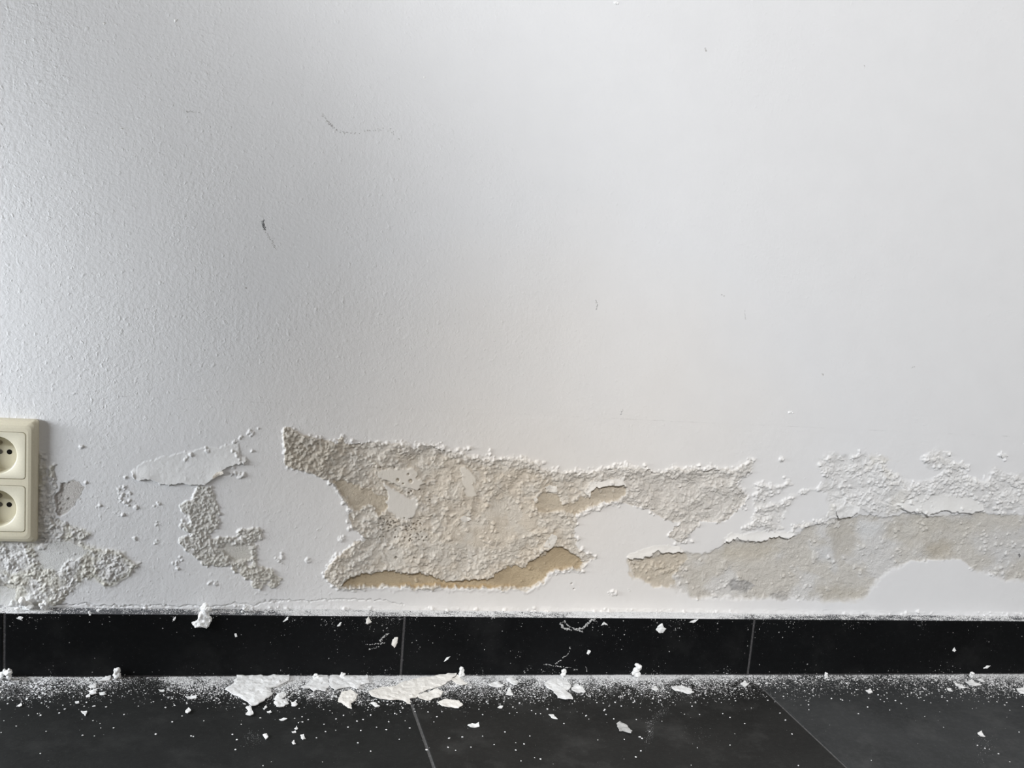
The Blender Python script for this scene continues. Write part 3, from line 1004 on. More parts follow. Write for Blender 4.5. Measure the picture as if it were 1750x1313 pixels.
def flake_mesh(outline, thick, curl, seed, res, rough=0.3):
    """outline: list of 2-D points in metres. Returns verts (x,y,z) with z = height above the surface, faces"""
    rnd = random.Random(seed)
    n = len(outline)
    fine_ = []
    for i in range(n):
        a = Vector(outline[i])
        b = Vector(outline[(i + 1) % n])
        L = (b - a).length
        k = max(1, int(L / res))
        nrm = Vector((-(b - a).y, (b - a).x))
        if nrm.length > 0:
            nrm.normalize()
        for q in range(k):
            j = rnd.uniform(-1, 1) * res * rough * (1 if q else .5)
            fine_.append(a + (b - a) * (q / k) + nrm * j)
    xs_ = [p.x for p in fine_]
    ys_ = [p.y for p in fine_]
    U_, V_ = None, None
    inner = []
    step = res * 1.25
    y = min(ys_)
    poly = [(p.x, p.y) for p in fine_]
    gx_, gy_ = np.meshgrid(np.arange(min(xs_), max(xs_), step), np.arange(min(ys_), max(ys_), step))
    gx_ = gx_ + (np.array([rnd.random() for _ in range(gx_.size)]).reshape(gx_.shape) - .5) * step * .6
    gy_ = gy_ + (np.array([rnd.random() for _ in range(gy_.size)]).reshape(gy_.shape) - .5) * step * .6
    sdv = psdf(poly, gx_, gy_)
    for a, b, s in zip(gx_.ravel(), gy_.ravel(), sdv.ravel()):
        if s > res * .45:
            inner.append(Vector((a, b)))
    vs = fine_ + inner
    ne = len(fine_)
    edges = [(i, (i + 1) % ne) for i in range(ne)]
    v2, e2, f2, _, _, _ = geometry.delaunay_2d_cdt(vs, edges, [list(range(ne))], 1, 1e-7)
    if not f2:
        return None
    A = np.array([(p.x, p.y) for p in v2])
    c = A.mean(0)
    sz = max(np.ptp(A[:, 0]), np.ptp(A[:, 1])) + 1e-6
    d = np.hypot(*(A - c).T) / sz * 2
    nz_ = fbm(A[:, 0] * 1000 + seed * 13, A[:, 1] * 1000 + seed * 7, 5.0, 2, 120 + seed % 20) - .5
    edge = psdf(poly, A[:, 0], A[:, 1])
    base = curl * d ** 2 + nz_ * thick * 1.3
    base -= base.min()
    top_ = base + thick * (0.55 + .45 * sstep(0, res * 1.2, edge)) + np.array([rnd.random() for _ in range(len(A))]) * thick * .15
    bot = base
    m_ = len(A)
    vt = [(A[i, 0] - c[0], A[i, 1] - c[1], top_[i]) for i in range(m_)] + [(A[i, 0] - c[0], A[i, 1] - c[1], bot[i]) for i in range(m_)]
    fs = [tuple(f) for f in f2] + [tuple(x + m_ for x in reversed(f)) for f in f2]
    cnt = {}
    for f in f2:
        for k in range(len(f)):
            e = (f[k], f[(k + 1) % len(f)])
            cnt[e] = 1
    for (a, b) in cnt:
        if (b, a) not in cnt:
            fs.append((b, a, a + m_, b + m_))
    return c, vt, fs


def floor_flake(name, px_outline, label, thick=.0012, curl=.001, mat=None, group=None, seed=0, z=0.0, res=.0016, cat='flake', rough=.35):
    P = on_floor([p[0] for p in px_outline], [p[1] for p in px_outline], z + thick * .5)
    P[:, 1] = np.minimum(P[:, 1], -BASE_T - .0006)
    r = flake_mesh([(a, b) for a, b in P[:, :2]], thick, curl, seed, res, rough)
    if r is None:
        return None
    c, vt, fs = r
    o = mesh_obj(name, vt, fs, mat or M_FLAKE)
    o.location = (c[0], c[1], z + .0002)
    return tag(o, label, cat, group)


def face_flake(name, px_outline, label, Y, thick=.001, curl=.0006, mat=None, group=None, seed=0, res=.0013, parent=None, cat='flake', rough=.35):
    """flake lying against a vertical face at depth Y (faces -Y)"""
    P = on_wall([p[0] for p in px_outline], [p[1] for p in px_outline], Y)
    r = flake_mesh([(a, b) for a, b in P[:, [0, 2]]], thick, curl, seed, res, rough)
    if r is None:
        return None
    c, vt, fs = r
    o = mesh_obj(name, [(a, -h, b) for a, b, h in vt], fs, mat or M_FLAKE, parent)
    o.location = (c[0], Y, c[1])
    if parent is None:
        tag(o, label, cat, group)
    elif label:
        o['label'] = label
    return o


# loose chips still hanging on the wall
for k, (pl, lab) in enumerate([
        (crop(*A6, [(378, 545), (420, 520), (480, 508), (530, 525), (522, 560), (480, 590), (400, 602), (385, 580)]), 'white paint chip curling off the wall'),
        (crop(*A4, [(790, 860), (820, 810), (860, 760), (895, 775), (900, 800), (880, 850), (850, 880)]), 'cream paint chip'),
        (crop(*A4, [(115, 640), (150, 615), (205, 630), (210, 650), (160, 670)]), 'pale chip'),
        (crop(*A4, [(800, 385), (840, 370), (895, 380), (900, 420), (870, 432), (820, 420)]), 'pale chip'),
        (crop(*A2, [(530, 905), (565, 885), (575, 900), (550, 930)]), 'white chip'),
        (crop(*A6, [(1460, 180), (1500, 175), (1515, 190), (1480, 205)]), 'white chip'),
        (crop(*A6, [(1215, 262), (1245, 252), (1255, 268), (1230, 276)]), 'white chip'),
        (crop(*A4, [(705, 480), (735, 470), (745, 490), (720, 505)]), 'pale chip'),
        (crop(*A2, [(690, 425), (715, 402), (755, 395), (760, 410), (720, 430), (690, 445)]), 'pale chip under the blister')]):
    cxm = sum(p[0] for p in pl) / len(pl)
    cym = sum(p[1] for p in pl) / len(pl)
    face_flake('paint_chip', pl, lab, -wall_h(cxm, cym) - .0006, .0009, .0014 if k else .0030, M_FLAKE_W if k in (0, 4, 5, 6) else M_FLAKE_C, seed=40 + k, parent=WALL)


def grains(name, spots, Y, mat, parent=None, flat=.35):
    """tiny flattened grains at pixel spots (x, y, r_px) on a vertical face"""
    vs, fs = [], []
    for x, y, r in spots:
        q = on_wall(x, y, Y)
        rr = r * .0007
        a = random.uniform(0, 3)
        b = len(vs)
        for k in range(6):
            t_ = a + k * math.pi / 3
            rk = rr * random.uniform(.6, 1.2)
            vs.append((q[0] + rk * math.cos(t_), Y, q[2] + rk * math.sin(t_)))
        vs.append((q[0], Y - rr * flat, q[2]))
        for k in range(6):
            fs.append((b + k, b + (k + 1) % 6, b + 6))
    return mesh_obj(name, vs, fs, mat, parent)


def along(pl, n, jit, r0, r1):
    out = []
    L = [math.dist(a, b) for a, b in zip(pl[:-1], pl[1:])]
    T = sum(L)
    for k in range(n):
        s = random.random() * T
        for (a, b), l in zip(zip(pl[:-1], pl[1:]), L):
            if s <= l:
                t_ = s / l
                out.append((a[0] + (b[0] - a[0]) * t_ + random.gauss(0, jit), a[1] + (b[1] - a[1]) * t_ + random.gauss(0, jit), random.uniform(r0, r1)))
                break
            s -= l
    return out


def scuff(pl, n, jit, r0, r1, mat=M_SCUFF):
    grains('scuff_mark', along(pl, n, jit, r0, r1), -.00005, mat, WALL, .15)


M_SCUFF2 = simple('faint_scuff', (0.46, 0.45, 0.44), 0.8, 0.1)
scuff([(553, 197), (562, 210), (575, 223), (590, 227)], 55, 1.2, .4, 1.1, M_SCUFF2)
scuff([(590, 227), (606, 228), (640, 221), (668, 223), (684, 240)], 45, 1.4, .4, .9, M_SCUFF2)
scuff([(449, 376), (450, 384), (453, 392)], 60, 1.3, .4, 1.2)
scuff([(453, 392), (461, 408), (466, 414), (471, 426)], 40, .9, .4, .9, M_SCUFF2)
scuff([(1018, 512), (1021, 520), (1019, 530)], 26, .5, .4, .9, M_SCUFF2)
scuff([(1205, 82), (1207, 88)], 14, .8, .5, 1.2, M_SCUFF2)
scuff([(1273, 530), (1274, 546)], 14, .4, .3, .7, M_SCUFF2)
scuff([(1233, 504), (1238, 507)], 10, .8, .4, .9, M_SCUFF2)
scuff([(1064, 700), (1061, 709)], 14, .6, .5, 1.1, M_SCUFF2)
scuff([(420, 491), (422, 494)], 8, .6, .5, 1.0, M_SCUFF2)
scuff([(1405, 638), (1408, 642)], 8, .8, .5, 1.0, M_SCUFF2)
scuff([(1558, 629), (1564, 626)], 10, .6, .4, .8, M_SCUFF2)
scuff([(318, 191), (340, 192)], 20, .8, .4, .9, M_SCUFF2)
scuff([(1477, 112), (1478, 116)], 6, .6, .4, .9, M_SCUFF2)
scuff([(1742, 947), (1743, 952)], 16, .6, .6, 1.2)
# loose nubs of paint higher up
for x, y, r in ((1351, 706, 3.2), (1053, 6, 3), (208, 220, 1.6), (300, 36, 2.0), (178, 40, 1.6), (726, 132, 1.4)):
    grains('paint_nub', [(x + random.gauss(0, r * .5), y + random.gauss(0, r * .4), r * random.uniform(.4, .9)) for _ in range(7)], -.00005, M_FLAKE, WALL, .7)


# ------------------------------------------------------------------ big flakes on the floor and skirting
D6 = (480, 1020, 5.833)
D1, D2, D3, D4, D5 = (0, 1010, 3.889), (330, 1010, 3.889), (650, 1010, 3.889), (1000, 1010, 3.889), (1300, 1010, 3.889)
W_, B_ = M_FLAKE, M_FLAKE_B
FLK = [
    ('plaster_sheet', D2, [(210, 660), (270, 620), (290, 565), (430, 552), (640, 562), (640, 600), (560, 640), (500, 650), (530, 690), (460, 740), (430, 765), (390, 775), (350, 740), (310, 710), (260, 690)], 'large flat white plaster sheet, left end of the debris against the skirting', .0016, .0010, W_),
    ('plaster_flake', D2, [(350, 780), (380, 768), (392, 795), (402, 822), (380, 835), (350, 825), (365, 800)], 'small white flake at the pointed tip below the large left plaster sheet', .0012, .0006, W_),
    ('plaster_flake', D2, [(545, 710), (570, 685), (610, 680), (618, 698), (588, 722), (620, 728), (636, 750), (600, 775), (560, 780), (538, 750)], 'hooked white flake with a notch, right of the large left sheet', .0014, .0010, W_),
    ('plaster_flake', D2, [(650, 745), (680, 738), (695, 755), (680, 770), (655, 768)], 'small rounded white flake just right of the hooked flake', .0014, .0005, W_),
    ('plaster_sheet', D6, [(205, 905), (250, 890), (300, 850), (325, 790), (400, 782), (465, 800), (485, 880), (440, 955), (380, 940), (330, 960), (290, 925), (235, 930)], 'jagged white sheet buried in powder right of the hooked flake', .0014, .0010, W_),
    ('plaster_sheet', D6, [(490, 800), (560, 778), (640, 772), (740, 785), (860, 800), (880, 870), (800, 880), (760, 930), (690, 900), (640, 905), (540, 945), (480, 890)], 'grey-white crumbled sheet against the skirting behind the long cream sheet', .0014, .0010, W_),
    ('plaster_flake', D6, [(565, 1050), (600, 960), (690, 940), (770, 985), (745, 1030), (700, 1075), (705, 1130), (660, 1110), (615, 1070)], 'cream flake with a pointed foot at the lower left of the long sheet', .0013, .0010, B_),
    ('plaster_flake', D2, [(1180, 745), (1215, 745), (1240, 770), (1215, 778)], 'tiny white flake below the left end of the long cream sheet', .0012, .0006, W_),
    ('plaster_sheet', D2, [(1165, 680), (1240, 652), (1330, 640), (1420, 600), (1540, 580), (1690, 548), (1745, 545), (1750, 560), (1720, 600), (1650, 640), (1560, 660), (1500, 690), (1480, 715), (1442, 722), (1446, 762), (1420, 758), (1395, 730), (1290, 735), (1220, 722), (1180, 712)], 'long slanting cream paint sheet, largest piece on the floor', .0014, .0022, B_),
    ('plaster_flake', D2, [(1490, 700), (1540, 682), (1620, 660), (1660, 680), (1640, 710), (1560, 735), (1500, 725)], 'cream flake tucked under the lower edge of the long sheet', .0012, .0012, B_),
    ('plaster_flake', D3, [(380, 748), (430, 725), (520, 735), (548, 765), (520, 787), (470, 775), (410, 772)], 'white oval flake in front of the right end of the long cream sheet', .0014, .0012, B_),
    ('plaster_flake', D3, [(470, 600), (510, 575), (550, 600), (580, 625), (545, 640), (500, 615)], 'cream flake at the raised right tip of the long sheet', .0012, .0030, B_),
    ('plaster_flake', D3, [(720, 630), (750, 610), (780, 605), (820, 635), (800, 647), (750, 642)], 'white flake left of the pair midway along the powder', .0013, .0008, W_),
    ('plaster_flake', D3, [(835, 590), (870, 575), (912, 600), (905, 632), (870, 620)], 'white flake right of the pair midway along the powder', .0013, .0008, W_),
    ('plaster_flake', D3, [(835, 695), (845, 665), (862, 650), (882, 697)], 'upright little white flake below the middle pair', .0012, .0010, W_),
    ('plaster_sheet', D3, [(1090, 620), (1150, 590), (1240, 600), (1270, 640), (1230, 670), (1270, 700), (1280, 732), (1230, 732), (1180, 715), (1150, 670), (1110, 650)], 'broad jagged white sheet under the centre right of the skirting', .0015, .0014, W_),
    ('plaster_flake', D3, [(1268, 650), (1310, 630), (1350, 650), (1362, 682), (1310, 682), (1275, 668)], 'white flake touching the right side of the jagged sheet', .0013, .0010, W_),
    ('plaster_flake', D3, [(578, 897), (610, 884), (632, 890), (655, 882), (658, 905), (600, 912)], 'bone shaped white flake alone in front of the debris', .0013, .0008, W_),
    ('plaster_flake', D3, [(1118, 828), (1150, 825), (1177, 857), (1140, 850)], 'small pointed flake in front of the jagged sheet', .0012, .0007, W_),
    ('plaster_flake', D3, [(1570, 892), (1590, 880), (1640, 900), (1672, 940), (1665, 957), (1610, 932), (1590, 942), (1580, 920)], 'grey-white curled flake alone on the floor, centre right foreground', .0011, .0016, simple('grey_flake', (0.50, 0.50, 0.49), .88, .15, 260, .2)),
    ('plaster_flake', D3, [(790, 768), (815, 770), (808, 782), (780, 780)], 'thin white flake below the middle pair, nearer the viewer', .0010, .0005, W_),
    ('plaster_flake', D4, [(570, 645), (640, 633), (700, 655), (722, 682), (690, 692), (640, 672), (590, 667)], 'elongated white flake in the powder left of the right floor joint', .0014, .0010, W_),
    ('plaster_flake', D4, [(1035, 620), (1060, 604), (1087, 625), (1060, 647)], 'roundish white flake just left of the right floor joint', .0018, .0006, W_),
    ('plaster_flake', D4, [(440, 650), (470, 638), (487, 660), (465, 670)], 'small white flake beside the elongated one', .0013, .0006, W_),
    ('plaster_flake', D5, [(1362, 610), (1400, 598), (1467, 632), (1400, 637)], 'pale wedge shaped flake in the far right debris', .0016, .0010, W_),
    ('plaster_flake', D5, [(1278, 613), (1320, 623), (1372, 650), (1330, 648)], 'slim slanted flake left of the pale wedge', .0012, .0010, W_),
    ('plaster_flake', D5, [(1235, 648), (1265, 653), (1275, 672), (1250, 668)], 'little flake left of the slim slanted flake', .0012, .0006, W_),
    ('plaster_flake', D5, [(1440, 592), (1465, 590), (1490, 608), (1460, 610)], 'small flake above the pale wedge', .0012, .0006, W_),
    ('plaster_flake', D5, [(1698, 652), (1760, 648), (1765, 692), (1725, 688)], 'white flake at the right edge of the floor', .0016, .0008, W_),
    ('plaster_flake', D5, [(698, 662), (730, 655), (742, 675), (715, 684)], 'oval white flake right of the right floor joint', .0016, .0006, W_),
    ('plaster_flake', D5, [(1440, 945), (1470, 935), (1478, 955), (1492, 970), (1462, 972)], 'speckled white flake in the lower right foreground', .0013, .0008, W_),
    ('plaster_flake', D1, [(588, 668), (640, 663), (638, 690), (600, 697)], 'white flake in the left scatter, biggest of its trio', .0015, .0008, W_),
    ('plaster_flake', D1, [(658, 680), (697, 674), (692, 698), (668, 698)], 'white flake in the left scatter, rightmost of its trio', .0013, .0006, W_),
    ('plaster_flake', D1, [(570, 700), (592, 690), (598, 708), (575, 712)], 'white flake in the left scatter, nearest of its trio', .0012, .0006, W_),
    ('plaster_flake', D1, [(585, 640), (635, 624), (640, 644), (605, 650)], 'flat white flake behind the left trio', .0012, .0006, W_),
    ('plaster_flake', D1, [(648, 610), (700, 575), (738, 572), (730, 592), (680, 605)], 'white sliver lying against the skirting, left scatter', .0012, .0008, W_),
    ('plaster_flake', D1, [(538, 806), (577, 802), (567, 832)], 'triangular white flake below the left scatter', .0013, .0006, W_),
    ('plaster_flake', D1, [(108, 772), (140, 748), (147, 766), (130, 772)], 'small wedge flake near the left edge of the floor', .0013, .0006, W_),
    ('plaster_flake', D1, [(1230, 802), (1252, 784), (1270, 800), (1247, 820)], 'round white flake left of the large left sheet', .0015, .0006, W_),
    ('plaster_flake', D1, [(498, 742), (527, 737), (522, 756), (505, 756)], 'small white flake in the lower left scatter', .0012, .0006, W_),
    ('plaster_flake', D1, [(1055, 662), (1090, 660), (1090, 672), (1062, 672)], 'thin streak-like flake left of the large left sheet', .0010, .0004, W_),
    ('plaster_flake', D1, [(1230, 708), (1310, 702), (1305, 720), (1250, 722)], 'thin flake in the powder left of the large left sheet', .0010, .0006, W_),
    ('plaster_flake', D2, [(462, 962), (490, 955), (498, 975), (482, 988)], 'white chip alone on the left floor tile, left of three', .0016, .0005, W_),
    ('plaster_flake', D2, [(712, 962), (735, 955), (748, 985), (728, 995)], 'white chip alone on the left floor tile, right of three', .0016, .0005, W_),
    ('plaster_flake', D2, [(655, 1010), (672, 993), (682, 1018), (665, 1022)], 'white chip alone on the left floor tile, nearest of three', .0014, .0005, W_),
    ('plaster_flake', D2, [(572, 858), (600, 847), (627, 853), (600, 864)], 'thin boat shaped flake below the hooked flake', .0011, .0006, W_),
    ('plaster_flake', D2, [(490, 805), (515, 800), (522, 813), (498, 818)], 'small pale flake under the large left sheet', .0012, .0006, W_),
    ('plaster_flake', D2, [(465, 785), (485, 762), (492, 775), (475, 790)], 'sliver between the large left sheet and the hooked flake', .0012, .0006, W_),
    ('plaster_flake', D2, [(655, 938), (682, 933), (684, 944), (662, 948)], 'small white flake, lower of a pair below the rounded one', .0012, .0006, W_),
    ('plaster_flake', D2, [(673, 918), (688, 902), (697, 915), (685, 928)], 'small white flake, upper of a pair below the rounded one', .0012, .0006, W_),
]
for k, (nm, cr, pl, lab, th, cu, mt) in enumerate(FLK):
    floor_flake(nm, crop(*cr, pl), lab, th, cu, mt, 'fallen plaster flakes on the floor', seed=k + 1, res=.0034 if 'sheet' in nm else .0020)

FACE = -BASE_T - .0003
FFL = [
    (D1, [(1342, 100), (1398, 98), (1410, 120), (1386, 145), (1412, 180), (1392, 230), (1375, 242), (1350, 232), (1300, 236), (1274, 208), (1312, 190), (1320, 150), (1338, 130)], 'ragged white plaster lump hanging over the skirting edge', .0040, .0010, W_),
    (D2, [(1318, 355), (1325, 325), (1340, 308), (1362, 308), (1358, 345), (1337, 377)], 'oval white flake stuck on the skirting left of the middle joint', .0012, .0006, B_),
    (D2, [(1150, 190), (1165, 168), (1172, 185), (1187, 205), (1160, 222), (1148, 212)], 'small white flake stuck high on the skirting, left of the oval one', .0012, .0006, B_),
    (D2, [(597, 206), (610, 188), (632, 168), (632, 190), (612, 200)], 'white splash-like flake high on the skirting above the large left sheet', .0010, .0004, W_),
    (D2, [(957, 235), (970, 215), (988, 208), (977, 232)], 'slanted little flake high on the skirting, left tile', .0010, .0004, W_),
    (D4, [(468, 258), (485, 230), (510, 213), (518, 240), (537, 250), (515, 277), (490, 277)], 'white crumbly flake stuck on the skirting, right tile', .0016, .0006, W_),
    (D4, [(103, 228), (125, 203), (150, 228), (128, 222)], 'tiny white flake on the skirting beside the dusty thread', .0010, .0004, W_),
    (D4, [(688, 207), (725, 192), (752, 188), (722, 212)], 'thin white flake high on the skirting right of the crumbly one', .0010, .0004, W_),
    (D1, [(1145, 205), (1155, 182), (1168, 168), (1166, 190)], 'small hooked white flake on the skirting left of the hanging lump', .0010, .0004, W_),
    (D1, [(583, 138), (600, 130), (606, 160), (594, 162)], 'white drip at the top of the skirting, far left tile', .0012, .0004, W_),
    (D1, [(638, 122), (662, 118), (660, 135), (645, 138)], 'white crumb patch at the top of the skirting, far left tile', .0012, .0004, W_),
    (D1, [(108, 182), (130, 168), (156, 176), (140, 192)], 'white fleck below the crumbling corner, far left skirting', .0012, .0004, W_),
    (D1, [(1558, 285), (1570, 280), (1577, 302), (1565, 306)], 'tiny white fleck in the middle of the left skirting tile', .0008, .0003, W_),
    (D3, [(422, 470), (440, 442), (465, 435), (450, 455)], 'grey-white fleck low on the skirting right of the middle joint', .0008, .0003, W_),
    (D3, [(1370, 415), (1380, 390), (1398, 400), (1382, 425)], 'grey-white fleck on the middle skirting tile, lower right', .0008, .0003, W_),
    (D5, [(1272, 398), (1285, 375), (1297, 395), (1285, 405)], 'small white dot-like flake on the far right skirting', .0010, .0003, W_),
    (D5, [(1478, 515), (1500, 498), (1525, 496), (1505, 515)], 'pale sliver stuck at the foot of the far right skirting', .0010, .0003, W_),
]
for k, (cr, pl, lab, th, cu, mt) in enumerate(FFL):
    face_flake('plaster_flake', crop(*cr, pl), lab, FACE, th, cu, mt, 'plaster flakes stuck on the skirting', seed=80 + k)


def lump(name, px, py, w_px, h_px, label, seed, mat=W_, Yoff=0.0):
    """crumbly lump standing on the floor with its foot at a pixel"""
    base = on_floor(px, py)
    Yb = min(base[1], -BASE_T - w_px * .00034 - .0006) + Yoff
    rnd = random.Random(seed)
    bm = bmesh.new()
    hw_, hz_ = w_px * .00036, h_px * .00038
    nb = 9
    for b_ in range(nb):
        t_ = b_ / (nb - 1)
        cz_ = hz_ * (2 * t_ - 1) * .72
        cx_ = hw_ * rnd.uniform(-.62, .62) * (1.15 - .5 * t_)
        cy_ = hw_ * rnd.uniform(-.35, .35)
        r_ = min(hw_, hz_) * rnd.uniform(.34, .62)
        res_ = bmesh.ops.create_icosphere(bm, subdivisions=2, radius=1.0)
        ax = [rnd.uniform(.7, 1.35) for _ in range(3)]
        for v in res_['verts']:
            n_ = v.co.normalized()
            k_ = rnd.uniform(.82, 1.12) * r_
            v.co = Vector((cx_ + n_.x * k_ * ax[0], cy_ + n_.y * k_ * ax[1], cz_ + n_.z * k_ * ax[2]))
    zm = min(v.co.z for v in bm.verts)
    for v in bm.verts:
        v.co.z -= zm
    o = bm_obj(name, bm, mat)
    o.location = (base[0], Yb, 0.0)
    return tag(o, label, 'plaster lump', 'plaster lumps at the foot of the skirting')


lump('plaster_lump', 15, 1154, 27, 16, 'white plaster lump in the far left corner by the skirting joint', 1)
lump('plaster_lump', 199, 1161, 14, 18, 'upright white lump leaning on the skirting, left scatter', 2)
lump('plaster_lump', 785, 1151, 13, 18, 'knobbly white lump at the right tip of the long cream sheet', 3)
lump('plaster_lump', 960, 1152, 12, 14, 'pale lump at the skirting behind the jagged white sheet', 4)
lump('plaster_lump', 1083, 1152, 18, 24, 'tallest knobbly white lump standing against the skirting', 5)
lump('plaster_lump', 1659, 1159, 9, 11, 'small pointed lump in the far right debris by the skirting', 6)
lump('plaster_lump', 1411, 1159, 9, 8, 'small white lump at the foot of the skirting right of the joint', 7)
lump('plaster_lump', 585, 1150, 9, 8, 'tiny white lump at the skirting behind the powder heap', 8)
lump('plaster_lump', 540, 1152, 16, 8, 'low white lump at the skirting left of the powder heap', 9)

# lumps on the skirting ledge
for x, w_, h_, lab in ((45, 34, 16, 'white crumbled heap on the skirting ledge under the socket'), (75, 18, 12, 'small crumbled heap on the skirting ledge right of the socket'), (420, 18, 8, 'crumbled flake on the skirting ledge right of the hanging lump'),
                       (350, 18, 14, 'plaster clod on the skirting ledge above the hanging lump')):
    q = on_wall(x, 1045, -BASE_T * .5)
    o = lump('plaster_clod', 500, 1160, w_, h_, lab, 20 + int(x) % 17)
    o.location = (q[0], -BASE_T * .55, BASE_H)
    o['group'] = 'plaster clods on the skirting ledge'


# dusty threads on the skirting
def thread(name, pl, label, r=.0004, Y=FACE):
    L_ = sum(math.dist(a_, b_) for a_, b_ in zip(pl[:-1], pl[1:]))
    k_ = r / .0005
    o = grains(name, along(pl, int(L_ * 1.15 * k_), .55 * k_, .35, .35 + .95 * k_), Y, M_WEB, None, .6)
    return tag(o, label, 'thread', 'dusty threads on the skirting')


def wig(pl, n=4, a=.8):
    out = []
    for p, q in zip(pl[:-1], pl[1:]):
        for k in range(n):
            t_ = k / n
            out.append((p[0] + (q[0] - p[0]) * t_ + random.gauss(0, a), p[1] + (q[1] - p[1]) * t_ + random.gauss(0, a)))
    return out + [pl[-1]]


thread('dust_thread', wig(crop(*D3, [(1195, 215), (1210, 245), (1300, 262), (1350, 245), (1400, 200), (1440, 170)])), 'looping dusty thread hanging on the middle skirting tile', .00075)
thread('dust_thread', wig(crop(*D3, [(1195, 225), (1225, 200), (1250, 235), (1345, 275)])), 'short tangled thread inside the looping dusty thread', .0005)
thread('dust_thread', wig(crop(*D3, [(735, 188), (780, 170), (820, 140)])), 'short dusty thread hanging from the ledge, middle skirting tile', .0006)
thread('dust_thread', wig(crop(*D3, [(1090, 490), (1170, 500), (1250, 508), (1310, 525)])), 'long thin fibre lying along the foot of the middle skirting tile', .0004)
thread('dust_thread', wig(crop(*D3, [(1262, 378), (1242, 430), (1160, 490)])), 'thin slanted fibre rising from the foot of the middle skirting tile', .0004)
thread('dust_thread', wig(crop(*D2, [(1150, 355), (1210, 358), (1275, 348)])), 'upper short fibre left of the oval flake on the skirting', .0004)
thread('dust_thread', wig(crop(*D2, [(1165, 397), (1200, 380), (1235, 372)])), 'lower short fibre left of the oval flake on the skirting', .0004)
thread('dust_thread', wig(crop(*D2, [(1240, 335), (1265, 310), (1300, 285)])), 'slanted pale fibre above left of the oval flake on the skirting', .0006)
thread('dust_thread', wig(crop(*D3, [(1365, 495), (1370, 535)])), 'short upright fibre at the foot of the middle skirting tile', .0004)

# ------------------------------------------------------------------ crumbs
# six crumb shapes shared by all single crumbs
CRM = []
for s in range(6):
    bm = bmesh.new()
    bmesh.ops.create_icosphere(bm, subdivisions=1, radius=1.0)
    rnd = random.Random(200 + s)
    for v in bm.verts:
        v.co = Vector((v.co.x * rnd.uniform(.6, 1.2), v.co.y * rnd.uniform(.6, 1.2), v.co.z * rnd.uniform(.45, .75)))
    zm = min(v.co.z for v in bm.verts)
    for v in bm.verts:
        v.co.z -= zm
    bmesh.ops.recalc_face_normals(bm, faces=bm.faces)
    me_ = bpy.data.meshes.new('plaster_crumb')
    bm.to_mesh(me_)
    bm.free()
    me_.materials.append(M_CRUMB)
    CRM.append(me_)
crumb_px = []
for cr, pts in (
    (D1, [(123, 485), (75, 620), (190, 830), (270, 830), (250, 820), (360, 665), (390, 675), (850, 600), (620, 770), (705, 775), (550, 965), (628, 968), (665, 885), (755, 915), (825, 825), (1035, 957), (1270, 968), (1285, 972), (1100, 780), (1355, 868), (1545, 957), (1575, 993), (1565, 1060), (1730, 848), (1185, 620), (1180, 680), (1380, 660), (1290, 710), (670, 915), (8, 945), (268, 1085), (215, 690), (225, 715), (300, 690), (345, 700), (440, 665), (490, 640), (490, 705), (545, 685), (575, 745), (560, 770), (630, 770), (1145, 720), (1090, 700), (1120, 715), (1145, 875), (1210, 835), (1020, 740), (920, 770), (1005, 745), (395, 815), (430, 790), (470, 760)]),
    (D2, [(765, 860), (727, 875), (1115, 933), (1280, 925), (1030, 910), (1220, 910), (948, 930), (1180, 1070), (1095, 1015), (820, 980), (1550, 1060), (1700, 985), (445, 848), (320, 890), (260, 957), (290, 993), (280, 1060), (465, 1165), (910, 800), (870, 890), (835, 770), (1000, 830), (1090, 870), (1130, 860), (1180, 830), (1160, 795), (1340, 820), (1375, 800), (1370, 990), (1620, 840), (1600, 875), (1475, 805), (700, 880), (880, 938), (1440, 915), (1300, 875), (1380, 810), (950, 855)]),
    (D3, [(828, 942), (757, 1025), (602, 1042), (900, 1062), (1063, 1123), (1025, 1112), (955, 1023), (900, 1012), (993, 968), (858, 817), (907, 812), (1005, 800), (1065, 820), (1220, 885), (545, 975), (1365, 835), (1490, 793), (1730, 1068), (1700, 1110), (40, 925), (460, 980), (310, 1060), (935, 1135), (705, 742), (655, 790), (680, 825), (880, 775), (925, 750), (820, 740), (1110, 790), (1560, 745), (1440, 745), (1500, 825), (1020, 735), (1385, 855), (1690, 740), (1720, 975), (450, 1042), (680, 968)]),
    (D4, [(130, 792), (8, 832), (370, 1068), (335, 1108), (365, 975), (378, 985), (430, 793), (510, 870), (962, 845), (1295, 815), (1330, 862), (1375, 955), (1485, 760), (1487, 793), (1215, 730), (1635, 720), (660, 822), (340, 858), (1418, 1165), (1060, 885), (945, 590), (905, 745), (890, 720), (700, 745), (790, 720), (1000, 735), (500, 730), (510, 762), (450, 720), (200, 745), (35, 702), (125, 800), (240, 770), (320, 745), (710, 770), (760, 825), (260, 990), (190, 855)]),
    (D5, [(470, 720), (318, 762), (320, 793), (127, 815), (165, 862), (208, 955), (45, 730), (650, 820), (710, 775), (895, 733), (933, 752), (970, 785), (1130, 747), (1090, 838), (1407, 785), (1635, 745), (1050, 715), (575, 650), (570, 620), (712, 605), (862, 625), (795, 725), (840, 718), (1717, 943), (1580, 1087), (1655, 1140), (1490, 1050), (1440, 1030), (1520, 1055), (735, 1130), (250, 1165), (1215, 910), (178, 687), (430, 575), (625, 675), (780, 695), (975, 705), (1185, 670), (1330, 690), (1530, 705), (1580, 690), (1700, 715), (820, 740), (885, 600), (1040, 700), (1740, 770), (1570, 740), (1240, 735)])):
    crumb_px += crop(*cr, pts)
crumb_px = [q for q in crumb_px if q[1] > 1158]
rr_ = random.Random(3)
